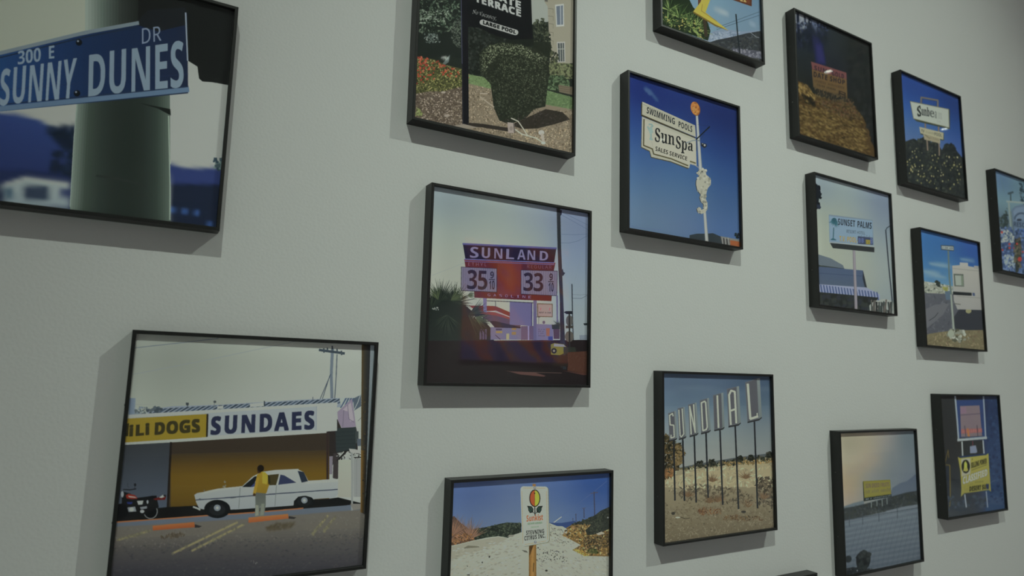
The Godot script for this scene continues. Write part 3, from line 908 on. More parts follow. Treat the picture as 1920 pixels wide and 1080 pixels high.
	# white saloon car
	p.poly([450, 745, 462, 737, 492, 732, 545, 719, 648, 709, 692, 668, 722, 653, 782, 644, 880, 640, 902, 650, 922, 687, 1044, 679, 1044, 742, 1030, 756, 946, 762, 930, 775, 858, 789, 602, 806, 592, 802, 505, 809, 470, 800, 458, 776], "939a96", "838b8a")
	p.poly([492, 731, 545, 719, 650, 708, 640, 716, 545, 728, 480, 742], "a2a8a2")
	p.poly([920, 686, 1044, 678, 1044, 690, 905, 700], "9aa2a8")
	p.poly([648, 712, 700, 668, 712, 668, 692, 712], "1c2022")
	p.poly([690, 706, 742, 664, 800, 658, 790, 704], "3d3822")
	p.poly([682, 712, 705, 690, 708, 710], "343f66")
	p.poly([806, 661, 822, 664, 872, 694, 796, 703], "2f364c")
	p.poly([806, 661, 800, 662, 788, 704, 797, 703], "9aa2a0")
	p.line([824, 662, 878, 694], 5, "a0a7a6")
	p.poly([876, 645, 902, 650, 920, 688, 893, 694], "262e38")
	p.line([876, 645, 892, 694], 3, "8b9498")
	p.line([730, 652, 785, 644, 880, 640], 5, "a8aeaa")
	p.line([456, 766, 640, 752, 790, 740, 1042, 722], 4, "2f3848")
	p.line([640, 714, 634, 800], 2, "5c6464")
	p.line([790, 704, 783, 792], 2, "5c6464")
	p.line([600, 758, 622, 756], 3, "4a5050")
	p.ellipse(545, 803, 54, 38, "17191a")
	p.ellipse(545, 806, 34, 24, "1f2223")
	p.ellipse(545, 798, 14, 13, "6f797d")
	p.ellipse(545, 798, 6, 6, "a3aaa8")
	p.poly([860, 790, 862, 770, 880, 752, 910, 748, 935, 755, 948, 768, 950, 785], "17191a")
	p.ellipse(905, 770, 30, 22, "1c1f20")
	p.ellipse(905, 767, 13, 13, "6f797d")
	p.ellipse(905, 767, 6, 6, "9aa2a0")
	p.line([446, 794, 462, 800, 474, 806], 7, "8f979a")
	p.ellipse(473, 762, 4, 3, "4a5254")
	p.flecks([565, 685, 580, 685, 580, 715, 568, 715], 8, ["7f806c", "6a6a58"], 3, 6)
	p.line([491, 724, 491, 732], 3, "5a605c")
	# boards and bins at the right, brown pole
	p.see(440, 740, 0.24064)
	p.poly([808, 508, 912, 505, 910, 800, 803, 796], "959888", "8c8f82")
	p.poly([925, 500, 990, 498, 986, 796, 926, 796], "7d827e")
	p.line([950, 505, 948, 795], 3, "6d726f")
	p.line([930, 490, 985, 488], 8, "232322")
	p.line([912, 430, 916, 620, 914, 900], 14, "7b807c")
	p.poly([900, 850, 985, 850, 985, 890, 925, 900], "6f6e66")
	p.poly([890, 420, 940, 425, 985, 440, 985, 460, 900, 450], "8f938c")
	p.see(160, 590, 0.4538)
	p.strips([1142, 118, 1178, 122, 1156, 826, 1137, 816], ["4a3f24", "36342c", "2b2d2b", "282a2a"], 8)
	p.strips([1139, 560, 1160, 560, 1152, 822, 1137, 816], ["6b5224", "4b3d22", "2e2c26"], 6)
	p.poly([1178, 115, 1215, 118, 1185, 620, 1163, 620], "7e8a8c", "6d7878")
	p.poly([1164, 600, 1186, 600, 1170, 830, 1156, 828], "4a4f4e")
	p.flecks([1150, 300, 1164, 300, 1150, 790, 1145, 790], 40, ["3e3626", "4a3e28", "2a2824"], 2, 4)
	# bystander in a yellow jacket (printed figure)
	p.see(440, 740, 0.24064)
	p.poly([160, 760, 242, 765, 242, 860, 228, 946, 194, 948, 200, 850, 188, 946, 156, 950, 162, 850], "4f544e", "626a5f")
	p.poly([164, 860, 186, 862, 186, 940, 160, 945], "79806f")
	p.poly([208, 850, 232, 850, 226, 935, 200, 940], "6f7668")
	p.poly([172, 625, 212, 600, 236, 605, 266, 632, 274, 690, 262, 722, 246, 770, 164, 762, 158, 735, 172, 690], "8c741f", "7a641c")
	p.poly([215, 600, 240, 605, 262, 640, 250, 700, 215, 690], "a08627")
	p.line([180, 650, 166, 715, 154, 770], 22, "8f7722")
	p.ellipse(153, 780, 11, 12, "3a2c20")
	p.poly([258, 625, 276, 640, 280, 690, 262, 700], "2a281c")
	p.poly([175, 570, 182, 560, 195, 590, 205, 610, 185, 614, 176, 602], "3a2a20")
	p.ellipse(203, 574, 26, 27, "1d1a17")
	# motorcycle
	p.see(220, 740, 0.2222)
	p.ellipse(278, 985, 62, 64, "151617")
	for i in 26:
		var a := TAU * i / 26.0
		var b := TAU * (i + 1) / 26.0
		p.line([280 + cos(a) * 57, 985 + sin(a) * 60, 280 + cos(b) * 57, 985 + sin(b) * 60], 6, "767d7a")
	p.poly([40, 815, 110, 835, 170, 870, 330, 850, 350, 950, 230, 1010, 120, 1040, 30, 1060], "191a1b")
	p.ellipse(30, 985, 60, 66, "141516")
	p.poly([70, 850, 95, 836, 150, 848, 172, 876, 130, 882, 80, 876], "76281f")
	p.poly([90, 852, 150, 862, 165, 872, 100, 866], "a48a80")
	p.poly([168, 872, 230, 868, 300, 850, 318, 866, 290, 888, 180, 886], "17181a")
	p.poly([165, 896, 220, 894, 212, 926, 178, 930], "8d948e")
	p.poly([300, 880, 400, 850, 412, 858, 402, 888, 320, 890], "54201e")
	p.poly([352, 868, 385, 845, 400, 862, 372, 872], "8f9690")
	p.ellipse(400, 852, 11, 9, "232425")
	p.poly([85, 952, 150, 945, 160, 985, 95, 990], "71797b")
	p.ellipse(120, 968, 20, 18, "8f9798")
	p.poly([190, 950, 250, 940, 250, 960, 200, 968], "6d7476")
	p.ellipse(210, 985, 18, 14, "8a9192")
	p.poly([80, 905, 130, 905, 120, 925, 85, 922], "222c5c")
	p.line([50, 800, 110, 803, 158, 795], 9, "1c1e20")
	p.line([90, 745, 85, 770, 100, 785], 3, "2a2c2e")
	p.ellipse(150, 760, 10, 13, "1e2022")
	p.line([150, 770, 145, 795], 4, "1e2022")
	p.ellipse(255, 905, 8, 16, "858c8c")
	p.ellipse(42, 840, 12, 26, "868d90")
func draw_palms(p: Pic) -> void:
	p.soft = 0.12
	p.see(1480, 290, 0.3796)
	p.ground([["7e8e90", "839391", "7c8c92", "70808f"], ["8c988c", "8b978d", "859290", "7a8a92"], ["939d8d", "929c8e", "8d998f", "879492"], ["959e8e", "949d8e", "909a8f", "8a9692"], ["8f9888", "8f9888", "8a968a", "849290"]])
	p.flecks([128, 130, 148, 150, 155, 200, 148, 262, 128, 270], 40, ["1e242a", "2b3440", "161a1e"], 4, 12)
	p.poly([120, 130, 140, 150, 150, 190, 144, 240, 120, 260], "1c2126")
	p.line([476, 372, 490, 540, 508, 720], 6, "2d3640")
	p.line([476, 374, 482, 362, 497, 352], 5, "3b4650")
	# roofs and striped awning
	p.poly([120, 482, 148, 494, 205, 512, 265, 546, 272, 564, 120, 540], "5d6a72")
	p.poly([120, 540, 148, 545, 272, 562, 272, 574, 120, 562], "39423f")
	p.poly([120, 556, 148, 553, 364, 572, 368, 608, 382, 660, 120, 640], "475872", "4c5b6c")
	p.line([148, 585, 366, 600], 3, "3c4b62")
	p.poly([364, 572, 372, 606, 384, 660, 374, 658, 362, 612], "2d343a")
	p.poly([120, 638, 380, 656, 446, 690, 446, 712, 120, 680], "8791a6")
	for i in 22:
		var x := 122.0 + i * 14.6
		var y := 638.0 + i * 1.9
		p.poly([x, y, x + 7, y + 0.6, x + 15, y + 42, x + 7, y + 41], "47587f")
	p.poly([120, 676, 440, 706, 420, 740, 400, 790, 120, 775], "2b302e")
	p.flecks([140, 690, 420, 715, 400, 780, 140, 760], 90, ["30353a", "262b29", "343a36"], 6, 18)
	p.ellipse(470, 775, 60, 62, "959c93")
	p.poly([395, 745, 420, 722, 470, 716, 500, 730, 540, 800, 400, 800], "939b93")
	for i in 40:
		var x := p.rng.randf_range(392, 512)
		p.line([x, 795, x + p.rng.randf_range(-10, 10), p.rng.randf_range(715, 770)], p.rng.randf_range(3, 8), ["39403e", "2a302f", "5c5852", "46504c"][i % 4])
	# pole and sign
	p.strips([312, 455, 325, 456, 338, 785, 323, 785], ["69646a", "8f8c90", "7d7a80"], 6)
	p.see(1545, 390, 0.09259)
	p.poly([118, 702, 1020, 798, 1020, 898, 178, 812], "2b3030", "323838")
	p.poly([96, 130, 982, 240, 1008, 775, 112, 702], "6c8394")
	p.poly([108, 168, 976, 262, 990, 740, 122, 672], "7690a0")
	p.line([100, 142, 982, 250], 22, "6f818c")
	p.line([112, 694, 1008, 768], 24, "8d9a9c")
	p.text("SUNSET", "bold", [283, 338, 630, 382, 285, 212, 632, 256], "1f252f", 1)
	p.text("PALMS", "bold", [678, 390, 962, 424, 680, 262, 966, 298], "1f252f", 1)
	p.text("RESORT HOTEL", "regular", [458, 502, 832, 542, 460, 436, 832, 482], "39485a", 3)
	p.text("T.V. POOL-", "bold", [312, 672, 684, 704, 314, 566, 684, 600], "a3872a", 1)
	p.poly([682, 572, 986, 600, 992, 748, 688, 728], "3b465c")
	for k in [[700, 700, 750], [760, 700, 760], [940, 720, 985]]:
		p.text("B", "bold", [k[0], k[1], k[0] + 44, k[1] + 3, k[0], 610, k[0] + 44, 614], "5b6c98")
	p.poly([845, 640, 936, 648, 936, 736, 848, 730], "8d8330")
	p.marks(850, 720, 930, 724, 50, "6a6a3a", 4)
	for k in [[705, 580], [750, 575], [808, 590], [862, 575], [915, 585]]:
		p.line([k[0], k[1], k[0] + 8, k[1] - 24], 7, "4b5468")
	p.line([196, 400, 192, 520, 184, 640], 18, "2c5662")
	p.poly([132, 636, 180, 610, 250, 640, 240, 656, 140, 650], "2f5a66")
	p.fronds(205, 255, 46, -3.3, 0.3, 50, 85, 17, ["2c5662", "356774", "24474f"], 0.003)
	p.fronds(205, 260, 40, 0.2, 2.9, 60, 140, 15, ["2f5d68", "386a76", "27505a"], 0.0)
	p.fronds(215, 240, 14, 0.9, 1.6, 120, 190, 14, ["356774", "2a525c"], 0.0)
	p.ellipse(205, 240, 46, 40, "2a535e")

func draw_trailer(p: Pic) -> void:
	p.soft = 0.16
	p.see(1480, 290, 0.3796)
	p.ground([["2b6092", "2a5c90", "244f8c"], ["366a94", "3c7096", "2d6294"], ["4d7c98", "5a8499", "4a789a"], ["5c8297", "6b8c9a", "5f859a"], ["5c8297", "6b8c9a", "5f859a"]])
	for k in [[745, 545, 60, 9], [700, 580, 50, 8], [720, 600, 60, 7], [880, 520, 40, 6]]:
		p.ellipse(k[0], k[1], k[2], k[3], "6f8f9e", 0.15)
	p.soften([660, 500, 940, 500, 940, 615, 660, 615], 10)
	p.poly([640, 622, 700, 630, 808, 650, 808, 690, 640, 690], "8a9080")
	p.flecks([640, 622, 808, 648, 808, 690, 640, 685], 120, ["9da396", "6a7064", "4d564c", "b0b4a8", "7f8577"], 3, 9, 0.6)
	p.flecks([722, 625, 740, 625, 742, 650, 724, 652], 14, ["262f2a", "323c34"], 4, 9)
	p.flecks([762, 650, 780, 650, 782, 675, 764, 675], 10, ["8a8c3c", "7a7e40"], 4, 8)
	p.poly([640, 682, 820, 690, 1000, 760, 1000, 1000, 640, 1000], "4f5359", "464a50")
	p.flecks([640, 690, 820, 700, 980, 770, 980, 880, 640, 900], 260, ["585c61", "43474c", "4c5055", "60646a"], 4, 14, 0.3)
	p.poly([640, 780, 720, 740, 790, 735, 760, 790, 690, 850, 640, 880], "5c5f63")
	p.poly([840, 762, 960, 768, 975, 880, 830, 870, 800, 820], "2f3338")
	p.poly([640, 905, 690, 885, 800, 868, 1000, 866, 1000, 1010, 640, 1000], "6b6548")
	p.flecks([650, 905, 700, 888, 800, 872, 990, 870, 990, 990, 650, 985], 320, ["776f50", "5d573f", "857c5b", "6a5a44"], 3, 11, 0.4)
	p.ellipse(885, 772, 14, 12, "85855c")
	p.poly([804, 548, 850, 545, 940, 560, 975, 768, 830, 764, 812, 720], "98998e", "8a8c86")
	p.poly([842, 532, 882, 534, 884, 556, 842, 552], "989a92")
	p.poly([912, 548, 935, 550, 936, 564, 912, 562], "8b8d88")
	p.line([806, 562, 940, 575], 3, "82847c")
	p.poly([811, 588, 860, 590, 863, 652, 815, 650], "565f55")
	p.poly([818, 596, 848, 597, 850, 646, 822, 645], "8b968a")
	p.poly([848, 597, 858, 598, 860, 648, 850, 646], "6b7a66")
	p.poly([808, 676, 900, 682, 901, 697, 809, 692], "1f2426")
	p.poly([904, 682, 916, 683, 917, 698, 906, 697], "3d4c6a")
	p.line([830, 700, 945, 708], 2, "75776f")
	p.line([815, 735, 845, 740], 4, "55584f")
	p.poly([768, 676, 800, 672, 803, 716, 774, 718], "4d6272")
	p.line([784, 450, 790, 600, 800, 700], 8, "566a68")
	p.strips([794, 690, 804, 690, 818, 866, 806, 866], ["6a776f", "8f9a8c", "5d685f"], 5)
	p.poly([748, 446, 812, 450, 813, 476, 750, 470], "39454a")
	p.poly([752, 450, 810, 454, 811, 472, 753, 466], "87928f")
	p.marks(756, 464, 808, 468, 11, "39454a", 9)
	p.line([735, 780, 720, 800, 690, 820], 3, "2f3438")
	p.flecks([775, 872, 800, 862, 850, 866, 890, 905, 850, 922, 790, 920], 60, ["8d9280", "9ea392", "6d725f", "7b8070", "4d503e"], 5, 14, 0.8)
	p.ellipse(798, 884, 16, 18, "8a9480")
	p.haze(2)

func draw_flowers(p: Pic) -> void:
	p.soft = 0.12
	p.see(1820, 300, 0.241)
	p.ground([["4d6a80", "55737f", "587680"], ["5a7880", "5f7c84", "5b7480"], ["4a5e6c", "4c5f6e", "485c70"], ["364a68", "3a4e6c", "34486a"], ["33486c", "374c70", "304468"]])
	p.line([235, 130, 260, 250], 2, "54706f")
	p.line([310, 255, 312, 320], 10, "3a4c52")
	p.line([292, 262, 330, 250], 14, "35454c")
	p.flecks([225, 440, 260, 430, 285, 370, 290, 520, 225, 520], 70, ["2b3a38", "3c4c48", "243030"], 5, 14)
	p.flecks([380, 180, 420, 150, 520, 200, 520, 420, 400, 400], 90, ["2f4450", "3f5660", "26363e"], 6, 18)
	p.line([280, 322, 560, 345], 14, "7d8c86")
	p.line([296, 330, 318, 610], 14, "76867f")
	p.line([312, 400, 330, 590], 10, "5a6c6c")
	p.poly([318, 390, 345, 360, 420, 345, 560, 365, 560, 600, 420, 590, 340, 560], "556a7c")
	p.poly([330, 400, 352, 372, 420, 360, 550, 378, 550, 470, 345, 470], "63788a")
	for i in 10:
		var a := PI + PI * i / 10.0
		p.line([395 + cos(a) * 52, 460 + sin(a) * 46, 395 + cos(a + 0.28) * 52, 460 + sin(a + 0.28) * 46], 13, "3c4e62")
	p.ellipse(378, 466, 20, 9, "2c3644")
	p.text("RESORT", "bold", [335, 515, 470, 530, 335, 480, 470, 496], "2e3c4e")
	p.poly([375, 535, 560, 560, 560, 600, 400, 600], "3f5f94")
	p.flecks([225, 520, 560, 560, 560, 960, 245, 870], 520, ["2f4468", "41587e", "526a8c", "26384e", "5d7490", "34485a"], 6, 20, 0.7)
	p.flecks([235, 540, 330, 560, 340, 640, 240, 640], 60, ["8b9690", "6a7a7c", "9aa49c"], 6, 14, 0.7)
	p.flecks([265, 740, 345, 740, 345, 850, 270, 850], 70, ["8a9aa4", "76889a", "5d7294"], 6, 16, 0.6)
	p.poly([345, 620, 385, 600, 395, 760, 370, 870, 350, 880], "2c342e")
	p.flecks([340, 620, 390, 610, 395, 860, 345, 870], 70, ["343e34", "4c4a3c", "232a28", "5a5a48"], 5, 14)
	for k in [[243, 562, 9], [302, 655, 9], [302, 684, 9], [360, 652, 9], [248, 700, 8], [382, 772, 17], [405, 715, 8], [335, 685, 6], [450, 700, 10], [480, 780, 12]]:
		p.ellipse(k[0], k[1], k[2], k[2] * 1.1, "93372e")
	p.haze(4)

func draw_fruits(p: Pic) -> void:
	p.soft = 0.16
	p.see(1520, 720, 0.3333)
	p.ground([["8d8a72", "908b76", "80807a", "5f6c70"], ["98937a", "918b78", "757b78", "636f74"], ["94886c", "7d7f78", "6b7576", "626e76"], ["8b8272", "747b78", "687378", "5d6a76"], ["7f8078", "707a7a", "66727a", "566474"], ["6a7478", "66727a", "5f6c78", "526070"], ["6a7478", "66727a", "5f6c78", "526070"]])
	p.poly([185, 530, 230, 490, 330, 440, 400, 420, 360, 450, 250, 520], "8f8672")
	p.soften([180, 400, 480, 400, 480, 560, 180, 560], 24)
	p.poly([460, 585, 500, 560, 545, 545, 590, 508, 660, 490, 660, 640, 440, 640], "4d5a6a", "525f6a")
	p.poly([185, 690, 240, 670, 300, 655, 300, 690, 185, 710], "59666c")
	p.poly([180, 700, 240, 690, 300, 676, 460, 632, 540, 610, 660, 590, 660, 700, 400, 735, 180, 780], "2d3334")
	p.flecks([185, 705, 300, 682, 460, 640, 640, 600, 640, 690, 400, 725, 190, 768], 240, ["353b3c", "272d2e", "3d4343", "30352f"], 4, 12, 0.5)
	p.poly([180, 770, 400, 722, 660, 680, 660, 1100, 180, 1100], "5d6870", "454e57")
	p.poly([420, 715, 520, 690, 660, 668, 660, 690, 440, 728], "626d75")
	for i in 46:
		var y := 760.0 + i * 7.0
		p.line([185, y + 24, 330, y - 6, 640, y - 62], 3.2, ["505e68", "616f78", "5a6872", "4c5963"][i % 4])
	for i in 40:
		var x := 190.0 + i * 14.0
		p.line([x, 1060 - i * 1.5, x + 18, 960 - i * 2, x + 60, 800 - i * 2.5], 1.6, ["54626c", "46535d"][i % 2])
	p.line([185, 768, 300, 748, 470, 720, 640, 690], 4, "39434b")
	for k in [[217, 740, 800], [292, 715, 790], [383, 690, 775], [487, 670, 755]]:
		p.line([k[0], k[1], k[0] + 1, k[2]], 3, "353f45")
	p.poly([190, 1040, 240, 1030, 340, 1042, 420, 1040, 420, 1080, 190, 1090], "22272a")
	p.flecks([190, 1040, 420, 1040, 420, 1075, 190, 1080], 60, ["1f2426", "2c3234", "363c3e"], 4, 12, 0.4)
	p.ellipse(296, 992, 40, 56, "1f2426", 0.15)
	p.flecks([262, 950, 310, 938, 335, 960, 330, 1010, 300, 1045, 258, 1040], 60, ["252a2b", "1a1f21", "2a3030"], 6, 14)
	p.ellipse(212, 985, 18, 20, "272d2f", 0.4)
	p.ellipse(262, 1050, 4, 4, "8a9094")
	p.haze(4)
	p.see(1600, 880, 0.07407)
	for k in [[455, 820, 458, 960], [595, 790, 600, 920], [725, 745, 735, 930], [848, 735, 855, 880]]:
		p.line(k, 26, "5f6a68")
	p.poly([240, 312, 270, 300, 300, 810, 262, 808], "252b24")
	p.poly([262, 720, 960, 622, 968, 692, 290, 808], "242b2a")
	p.marks(310, 782, 950, 680, 46, "6b7a78", 16)
	p.poly([250, 300, 935, 262, 958, 628, 280, 724], "6f6b22")
	p.poly([268, 318, 920, 284, 938, 612, 290, 700], "77732a")
	p.text("SUN DRIED FRUITS", "bold", [312, 478, 912, 426, 312, 364, 908, 330], "60504c", 2)
	p.marks(306, 612, 945, 556, 90, "5f5a46", 20)
	p.haze(2)

func draw_classified(p: Pic) -> void:
	p.soft = 0.18
	p.see(1780, 740, 0.18519)
	p.ground([["272828", "25272a", "1e2c4c"], ["292a2a", "272a2e", "203359"], ["2a2c2d", "2a2d30", "23385e"], ["2c3033", "2c3138", "28406a"], ["2e343a", "2e353f", "28406a"]])
	p.poly([395, 0, 560, -20, 640, 1200, 372, 1200, 378, 700, 385, 300], "20304f", "28405f")
	p.flecks([400, 20, 510, 20, 570, 1100, 385, 1100], 160, ["223452", "283e5e", "1f2f4c", "2a4262"], 8, 26)
	p.poly([-120, 30, 60, 20, 80, 700, -60, 700], "292b2b")
	p.line([430, 880, 468, 868], 6, "4b5a70")
	# left: yellow framed board
	p.line([-45, 700, -12, 560, -5, 640], 8, "5a4f26")
	p.line([-40, 708, 5, 715, 10, 1010, 2, 1160], 11, "5c5226")
	p.poly([-40, 725, -2, 728, 0, 1010, -20, 1120], "262c34")
	p.flecks([-60, 1040, 370, 1010, 370, 1140, -60, 1180], 60, ["2f3944", "2a323c", "343f4c"], 10, 30)
	# message board in a white frame
	p.poly([70, 55, 345, 50, 366, 430, 98, 440], "263a64")
	p.poly([108, 115, 305, 108, 332, 418, 118, 428], "6f6266", "6c6063")
	p.poly([112, 130, 170, 120, 175, 190, 116, 195], "76606f")
	p.poly([118, 350, 330, 342, 334, 382, 120, 396], "8a5450")
	p.line([98, 208, 335, 190], 5, "3f3a4e")
	for y in [160, 235, 270, 300, 330]:
		p.marks(168, y, 262, y - 5, 14, "6b5f6c", 9)
	p.marks(130, 385, 322, 372, 24, "b5625a", 9)
	p.line([155, 315, 168, 420], 6, "33323e")
	p.line([280, 310, 288, 415], 6, "33323e")
	p.poly([178, 345, 190, 335, 210, 425, 185, 425], "b0602c")
	p.line([58, 10, 78, 240, 95, 470], 17, "7d8a90")
	p.line([345, 10, 358, 240, 368, 448], 16, "73828c")
	p.line([86, 460, 376, 436], 26, "87929a")
	p.line([110, 436, 345, 418], 6, "3a4048")
	# straps, bag and supports
	p.line([128, 478, 136, 630], 15, "8a949a")
	p.line([340, 462, 352, 600], 14, "85909a")
	p.poly([142, 478, 335, 462, 342, 595, 146, 620], "292c2c")
	p.line([236, 470, 238, 520], 9, "64303a")
	p.poly([208, 522, 268, 512, 284, 580, 270, 592, 210, 594], "6b7688")
	p.line([156, 1010, 172, 1140], 14, "7a858c")
	p.line([374, 980, 388, 1140], 12, "6b7a88")
	# yellow banner
	p.poly([90, 625, 380, 595, 400, 610, 130, 645], "20304e")
	p.poly([86, 628, 108, 642, 372, 610, 396, 592, 402, 700, 422, 985, 400, 965, 150, 1000, 116, 1035, 122, 960, 112, 780], "8d892c", "7f7c2e")
	p.poly([120, 650, 214, 640, 214, 800, 125, 830], "8d8f78")
	p.ellipse(166, 728, 42, 68, "1d1f1b")
	p.poly([150, 690, 165, 670, 180, 700, 182, 740, 192, 770, 140, 775, 148, 740], "9f9a2a")
	p.ellipse(168, 760, 17, 20, "8f8c34")
	p.marks(228, 665, 250, 660, 20, "3d3c1e", 2)
	p.text("SELLING POWER", "heavy", [222, 742, 378, 694, 220, 690, 378, 642], "33321c", 1)
	p.line([225, 765, 380, 708], 5, "55532a")
	p.text("CLASSIFIED", "heavy", [134, 912, 386, 820, 136, 828, 386, 744], "6f6e4a", 1)
	p.text("CLASSIFIED", "heavy", [137, 906, 384, 816, 139, 832, 384, 750], "a3a48e", 1)
	p.marks(260, 893, 345, 885, 14, "4f4d2c", 7)
	p.marks(140, 945, 240, 905, 12, "6f6c36", 10)
	p.text("THE", "regular", [148, 982, 188, 976, 148, 952, 188, 946], "6f6c36", 2)
	p.text("DESERT SUN", "heavy", [203, 978, 398, 950, 205, 930, 398, 905], "2f2e1d", 1)
	p.poly([372, 905, 400, 903, 400, 955, 376, 958], "28314c")
	p.haze(3)

func draw_sunkist(p: Pic) -> void:
	p.see(800, 860, 0.20375)
	p.ground([["4a6088", "53688a", "465f8a", "2f4c80"], ["586c8a", "5e718c", "556b8a", "435c86"], ["62738c", "66768e", "5e7189", "4c6284"], ["61708c", "61708c", "5b6c8c", "485f88"], ["8f9388", "8f9388", "8f9388", "8f9388"], ["8f9388", "8f9388", "8f9388", "8f9388"], ["8f9388", "8f9388", "8f9388", "8f9388"]])
	p.line([1165, 585, 1330, 460, 1520, 320, 1660, 205], 3, "4c5e86")
	p.poly([1165, 585, 1240, 530, 1244, 538, 1175, 590], "a1a79c")
	for k in [[1540, 305, 1546, 520, 10], [1447, 455, 1449, 545, 8], [1373, 508, 1375, 580, 6], [1345, 548, 1346, 590, 5]]:
		p.line([k[0], k[1], k[2], k[3]], k[4], "3c3f52")
	p.line([1508, 320, 1575, 310], 7, "4a4654")
	p.line([1432, 458, 1462, 453], 6, "4a4c60")
	p.line([1365, 516, 1382, 512], 4, "4a4c60")
	p.poly([1120, 590, 1240, 592, 1360, 572, 1400, 600, 1330, 640, 1120, 625], "31456f")
	p.poly([390, 655, 560, 628, 690, 596, 740, 588, 870, 592, 870, 720, 740, 740, 640, 735, 400, 760], "242b25")
	p.flecks([395, 660, 560, 632, 690, 598, 740, 590, 865, 595, 865, 690, 740, 725, 640, 722, 410, 750], 420, ["2f382e", "1f2620", "3a4436", "29312a", "46503f"], 6, 18, 0.6)
	# dry shrub at the left
	p.poly([190, 540, 255, 530, 300, 580, 380, 640, 430, 700, 440, 760, 190, 820], "4f4038")
	for k in [[260, 780], [330, 760], [400, 740], [230, 720]]:
		p.fronds(k[0], k[1], 70, -2.8, -0.4, 80, 250, 7, ["7d5f4c", "9a7458", "5a4638", "8a6a54", "6b5646"])
	p.flecks([200, 700, 420, 690, 440, 760, 210, 800], 160, ["6a4c30", "8a6438", "4c3a2a", "977046"], 5, 14, 0.5)
	# sand
	p.poly([150, 815, 300, 785, 430, 752, 560, 725, 660, 712, 745, 728, 800, 700, 870, 678, 1130, 592, 1200, 620, 1250, 622, 1320, 665, 1450, 750, 1430, 800, 1460, 890, 1760, 885, 1760, 1800, 150, 1800], "9c9e8e", "8f9184")
	p.poly([150, 830, 430, 760, 660, 720, 745, 735, 640, 790, 480, 850, 250, 920, 150, 950], "90917f")
	p.flecks([180, 830, 860, 720, 860, 1100, 180, 1200], 500, ["a3a594", "8f9080", "989a88", "868776"], 6, 22, 0.35, -0.2, 0.3)
	p.flecks([1130, 610, 1250, 640, 1440, 800, 1480, 900, 1690, 900, 1690, 1200, 1015, 1200, 1015, 800, 1130, 770], 520, ["a3a594", "8f9080", "85867a", "999b89"], 6, 20, 0.35, 0.4, 0.4)
	p.flecks([1000, 820, 1300, 860, 1300, 960, 1010, 950], 70, ["4f5048", "5d5e52", "3c3d38"], 3, 8)
	p.flecks([1130, 600, 1240, 640, 1350, 740, 1260, 830, 1140, 740], 60, ["6b6a5c", "5a594c"], 4, 13, 0.4, 0.6, 0.4)
	for k in [[577, 903, 7, 10], [512, 955, 6, 8], [375, 990, 5, 4], [385, 1070, 16, 5], [1102, 1030, 12, 9], [1025, 820, 6, 6]]:
		p.ellipse(k[0], k[1], k[2], k[3], "34352e")
	p.poly([340, 822, 380, 800, 480, 806, 485, 816, 400, 822, 350, 828], "6b6a58")
	p.poly([875, 840, 920, 848, 930, 866, 900, 860], "55564a")
	p.poly([742, 718, 760, 700, 810, 702, 790, 720], "7f7f70")
	# hillside at the right
	p.poly([1280, 640, 1340, 605, 1450, 570, 1560, 520, 1690, 440, 1760, 420, 1760, 900, 1460, 896, 1340, 840, 1420, 795, 1240, 700, 1330, 690], "6f5a34")
	p.flecks([1290, 640, 1480, 600, 1690, 580, 1690, 890, 1470, 885, 1350, 838, 1430, 790, 1250, 702], 800, ["8a6e38", "a3844a", "5a4a2e", "6d5a38", "3f3828", "957a52", "b59a66"], 5, 18, 0.5)
	p.poly([1330, 608, 1450, 568, 1550, 520, 1600, 480, 1690, 440, 1760, 420, 1760, 580, 1690, 640, 1580, 690, 1480, 705, 1460, 660, 1520, 600, 1440, 590, 1370, 610], "2c302a")
	p.flecks([1340, 605, 1550, 522, 1690, 445, 1690, 600, 1580, 685, 1490, 695, 1520, 605], 420, ["353a30", "252a25", "3f4436", "2d322b"], 5, 16, 0.6)
	p.flecks([1440, 730, 1690, 690, 1690, 800, 1500, 860, 1460, 800], 200, ["3c3628", "4d4430", "2f2c24", "5c5038"], 6, 16, 0.5)
	p.ellipse(1528, 850, 44, 24, "3a4028")
	p.flecks([1480, 840, 1570, 830, 1575, 870, 1490, 870], 50, ["4a5230", "30361f", "5c5c36"], 5, 12)
	p.flecks([1340, 830, 1420, 840, 1500, 890, 1440, 895], 90, ["a8843c", "c09a4c", "7f6430"], 5, 14, 0.4)
	p.poly([1560, 690, 1610, 670, 1640, 690, 1580, 705], "9a9684")
	p.ellipse(1668, 542, 8, 8, "9aa0a4")
	# wooden post and the enamel sign
	p.poly([975, 232, 1003, 232, 1004, 262, 975, 262], "8a6638")
	p.strips([942, 795, 1008, 790, 1012, 1700, 938, 1700], ["6b4c22", "8f6a34", "9c7840", "8a6834", "75572c"], 12)
	p.poly([942, 800, 985, 795, 945, 900], "4c381e")
	p.line([985, 960, 980, 1040], 6, "3f2f1c")
	p.flecks([945, 850, 1005, 850, 1008, 1300, 942, 1300], 60, ["a3803f", "7a5a2c", "644820"], 3, 12, 0.15, 1.57, 0.1)
	var edge := []
	for k in [[890, 284, PI, 1.5 * PI], [1090, 286, 1.5 * PI, TAU], [1100, 742, 0.0, 0.5 * PI], [905, 776, 0.5 * PI, PI]]:
		for i in 7:
			var a := lerpf(k[2], k[3], i / 6.0)
			edge.append(k[0] + cos(a) * 27.0)
			edge.append(k[1] + sin(a) * 30.0)
	var shade := []
	for i in range(0, edge.size(), 2):
		shade.append(edge[i] + 5)
		shade.append(edge[i + 1] + 3)
	p.poly(shade, "6b6a4c")
	p.poly(edge, "a9aa92")
	p.line([876, 300, 886, 778], 4, "b08a5c")
	p.line([1103, 300, 1113, 745], 4, "b08a5c")
	p.line([890, 270, 1090, 272], 4, "b08a5c")
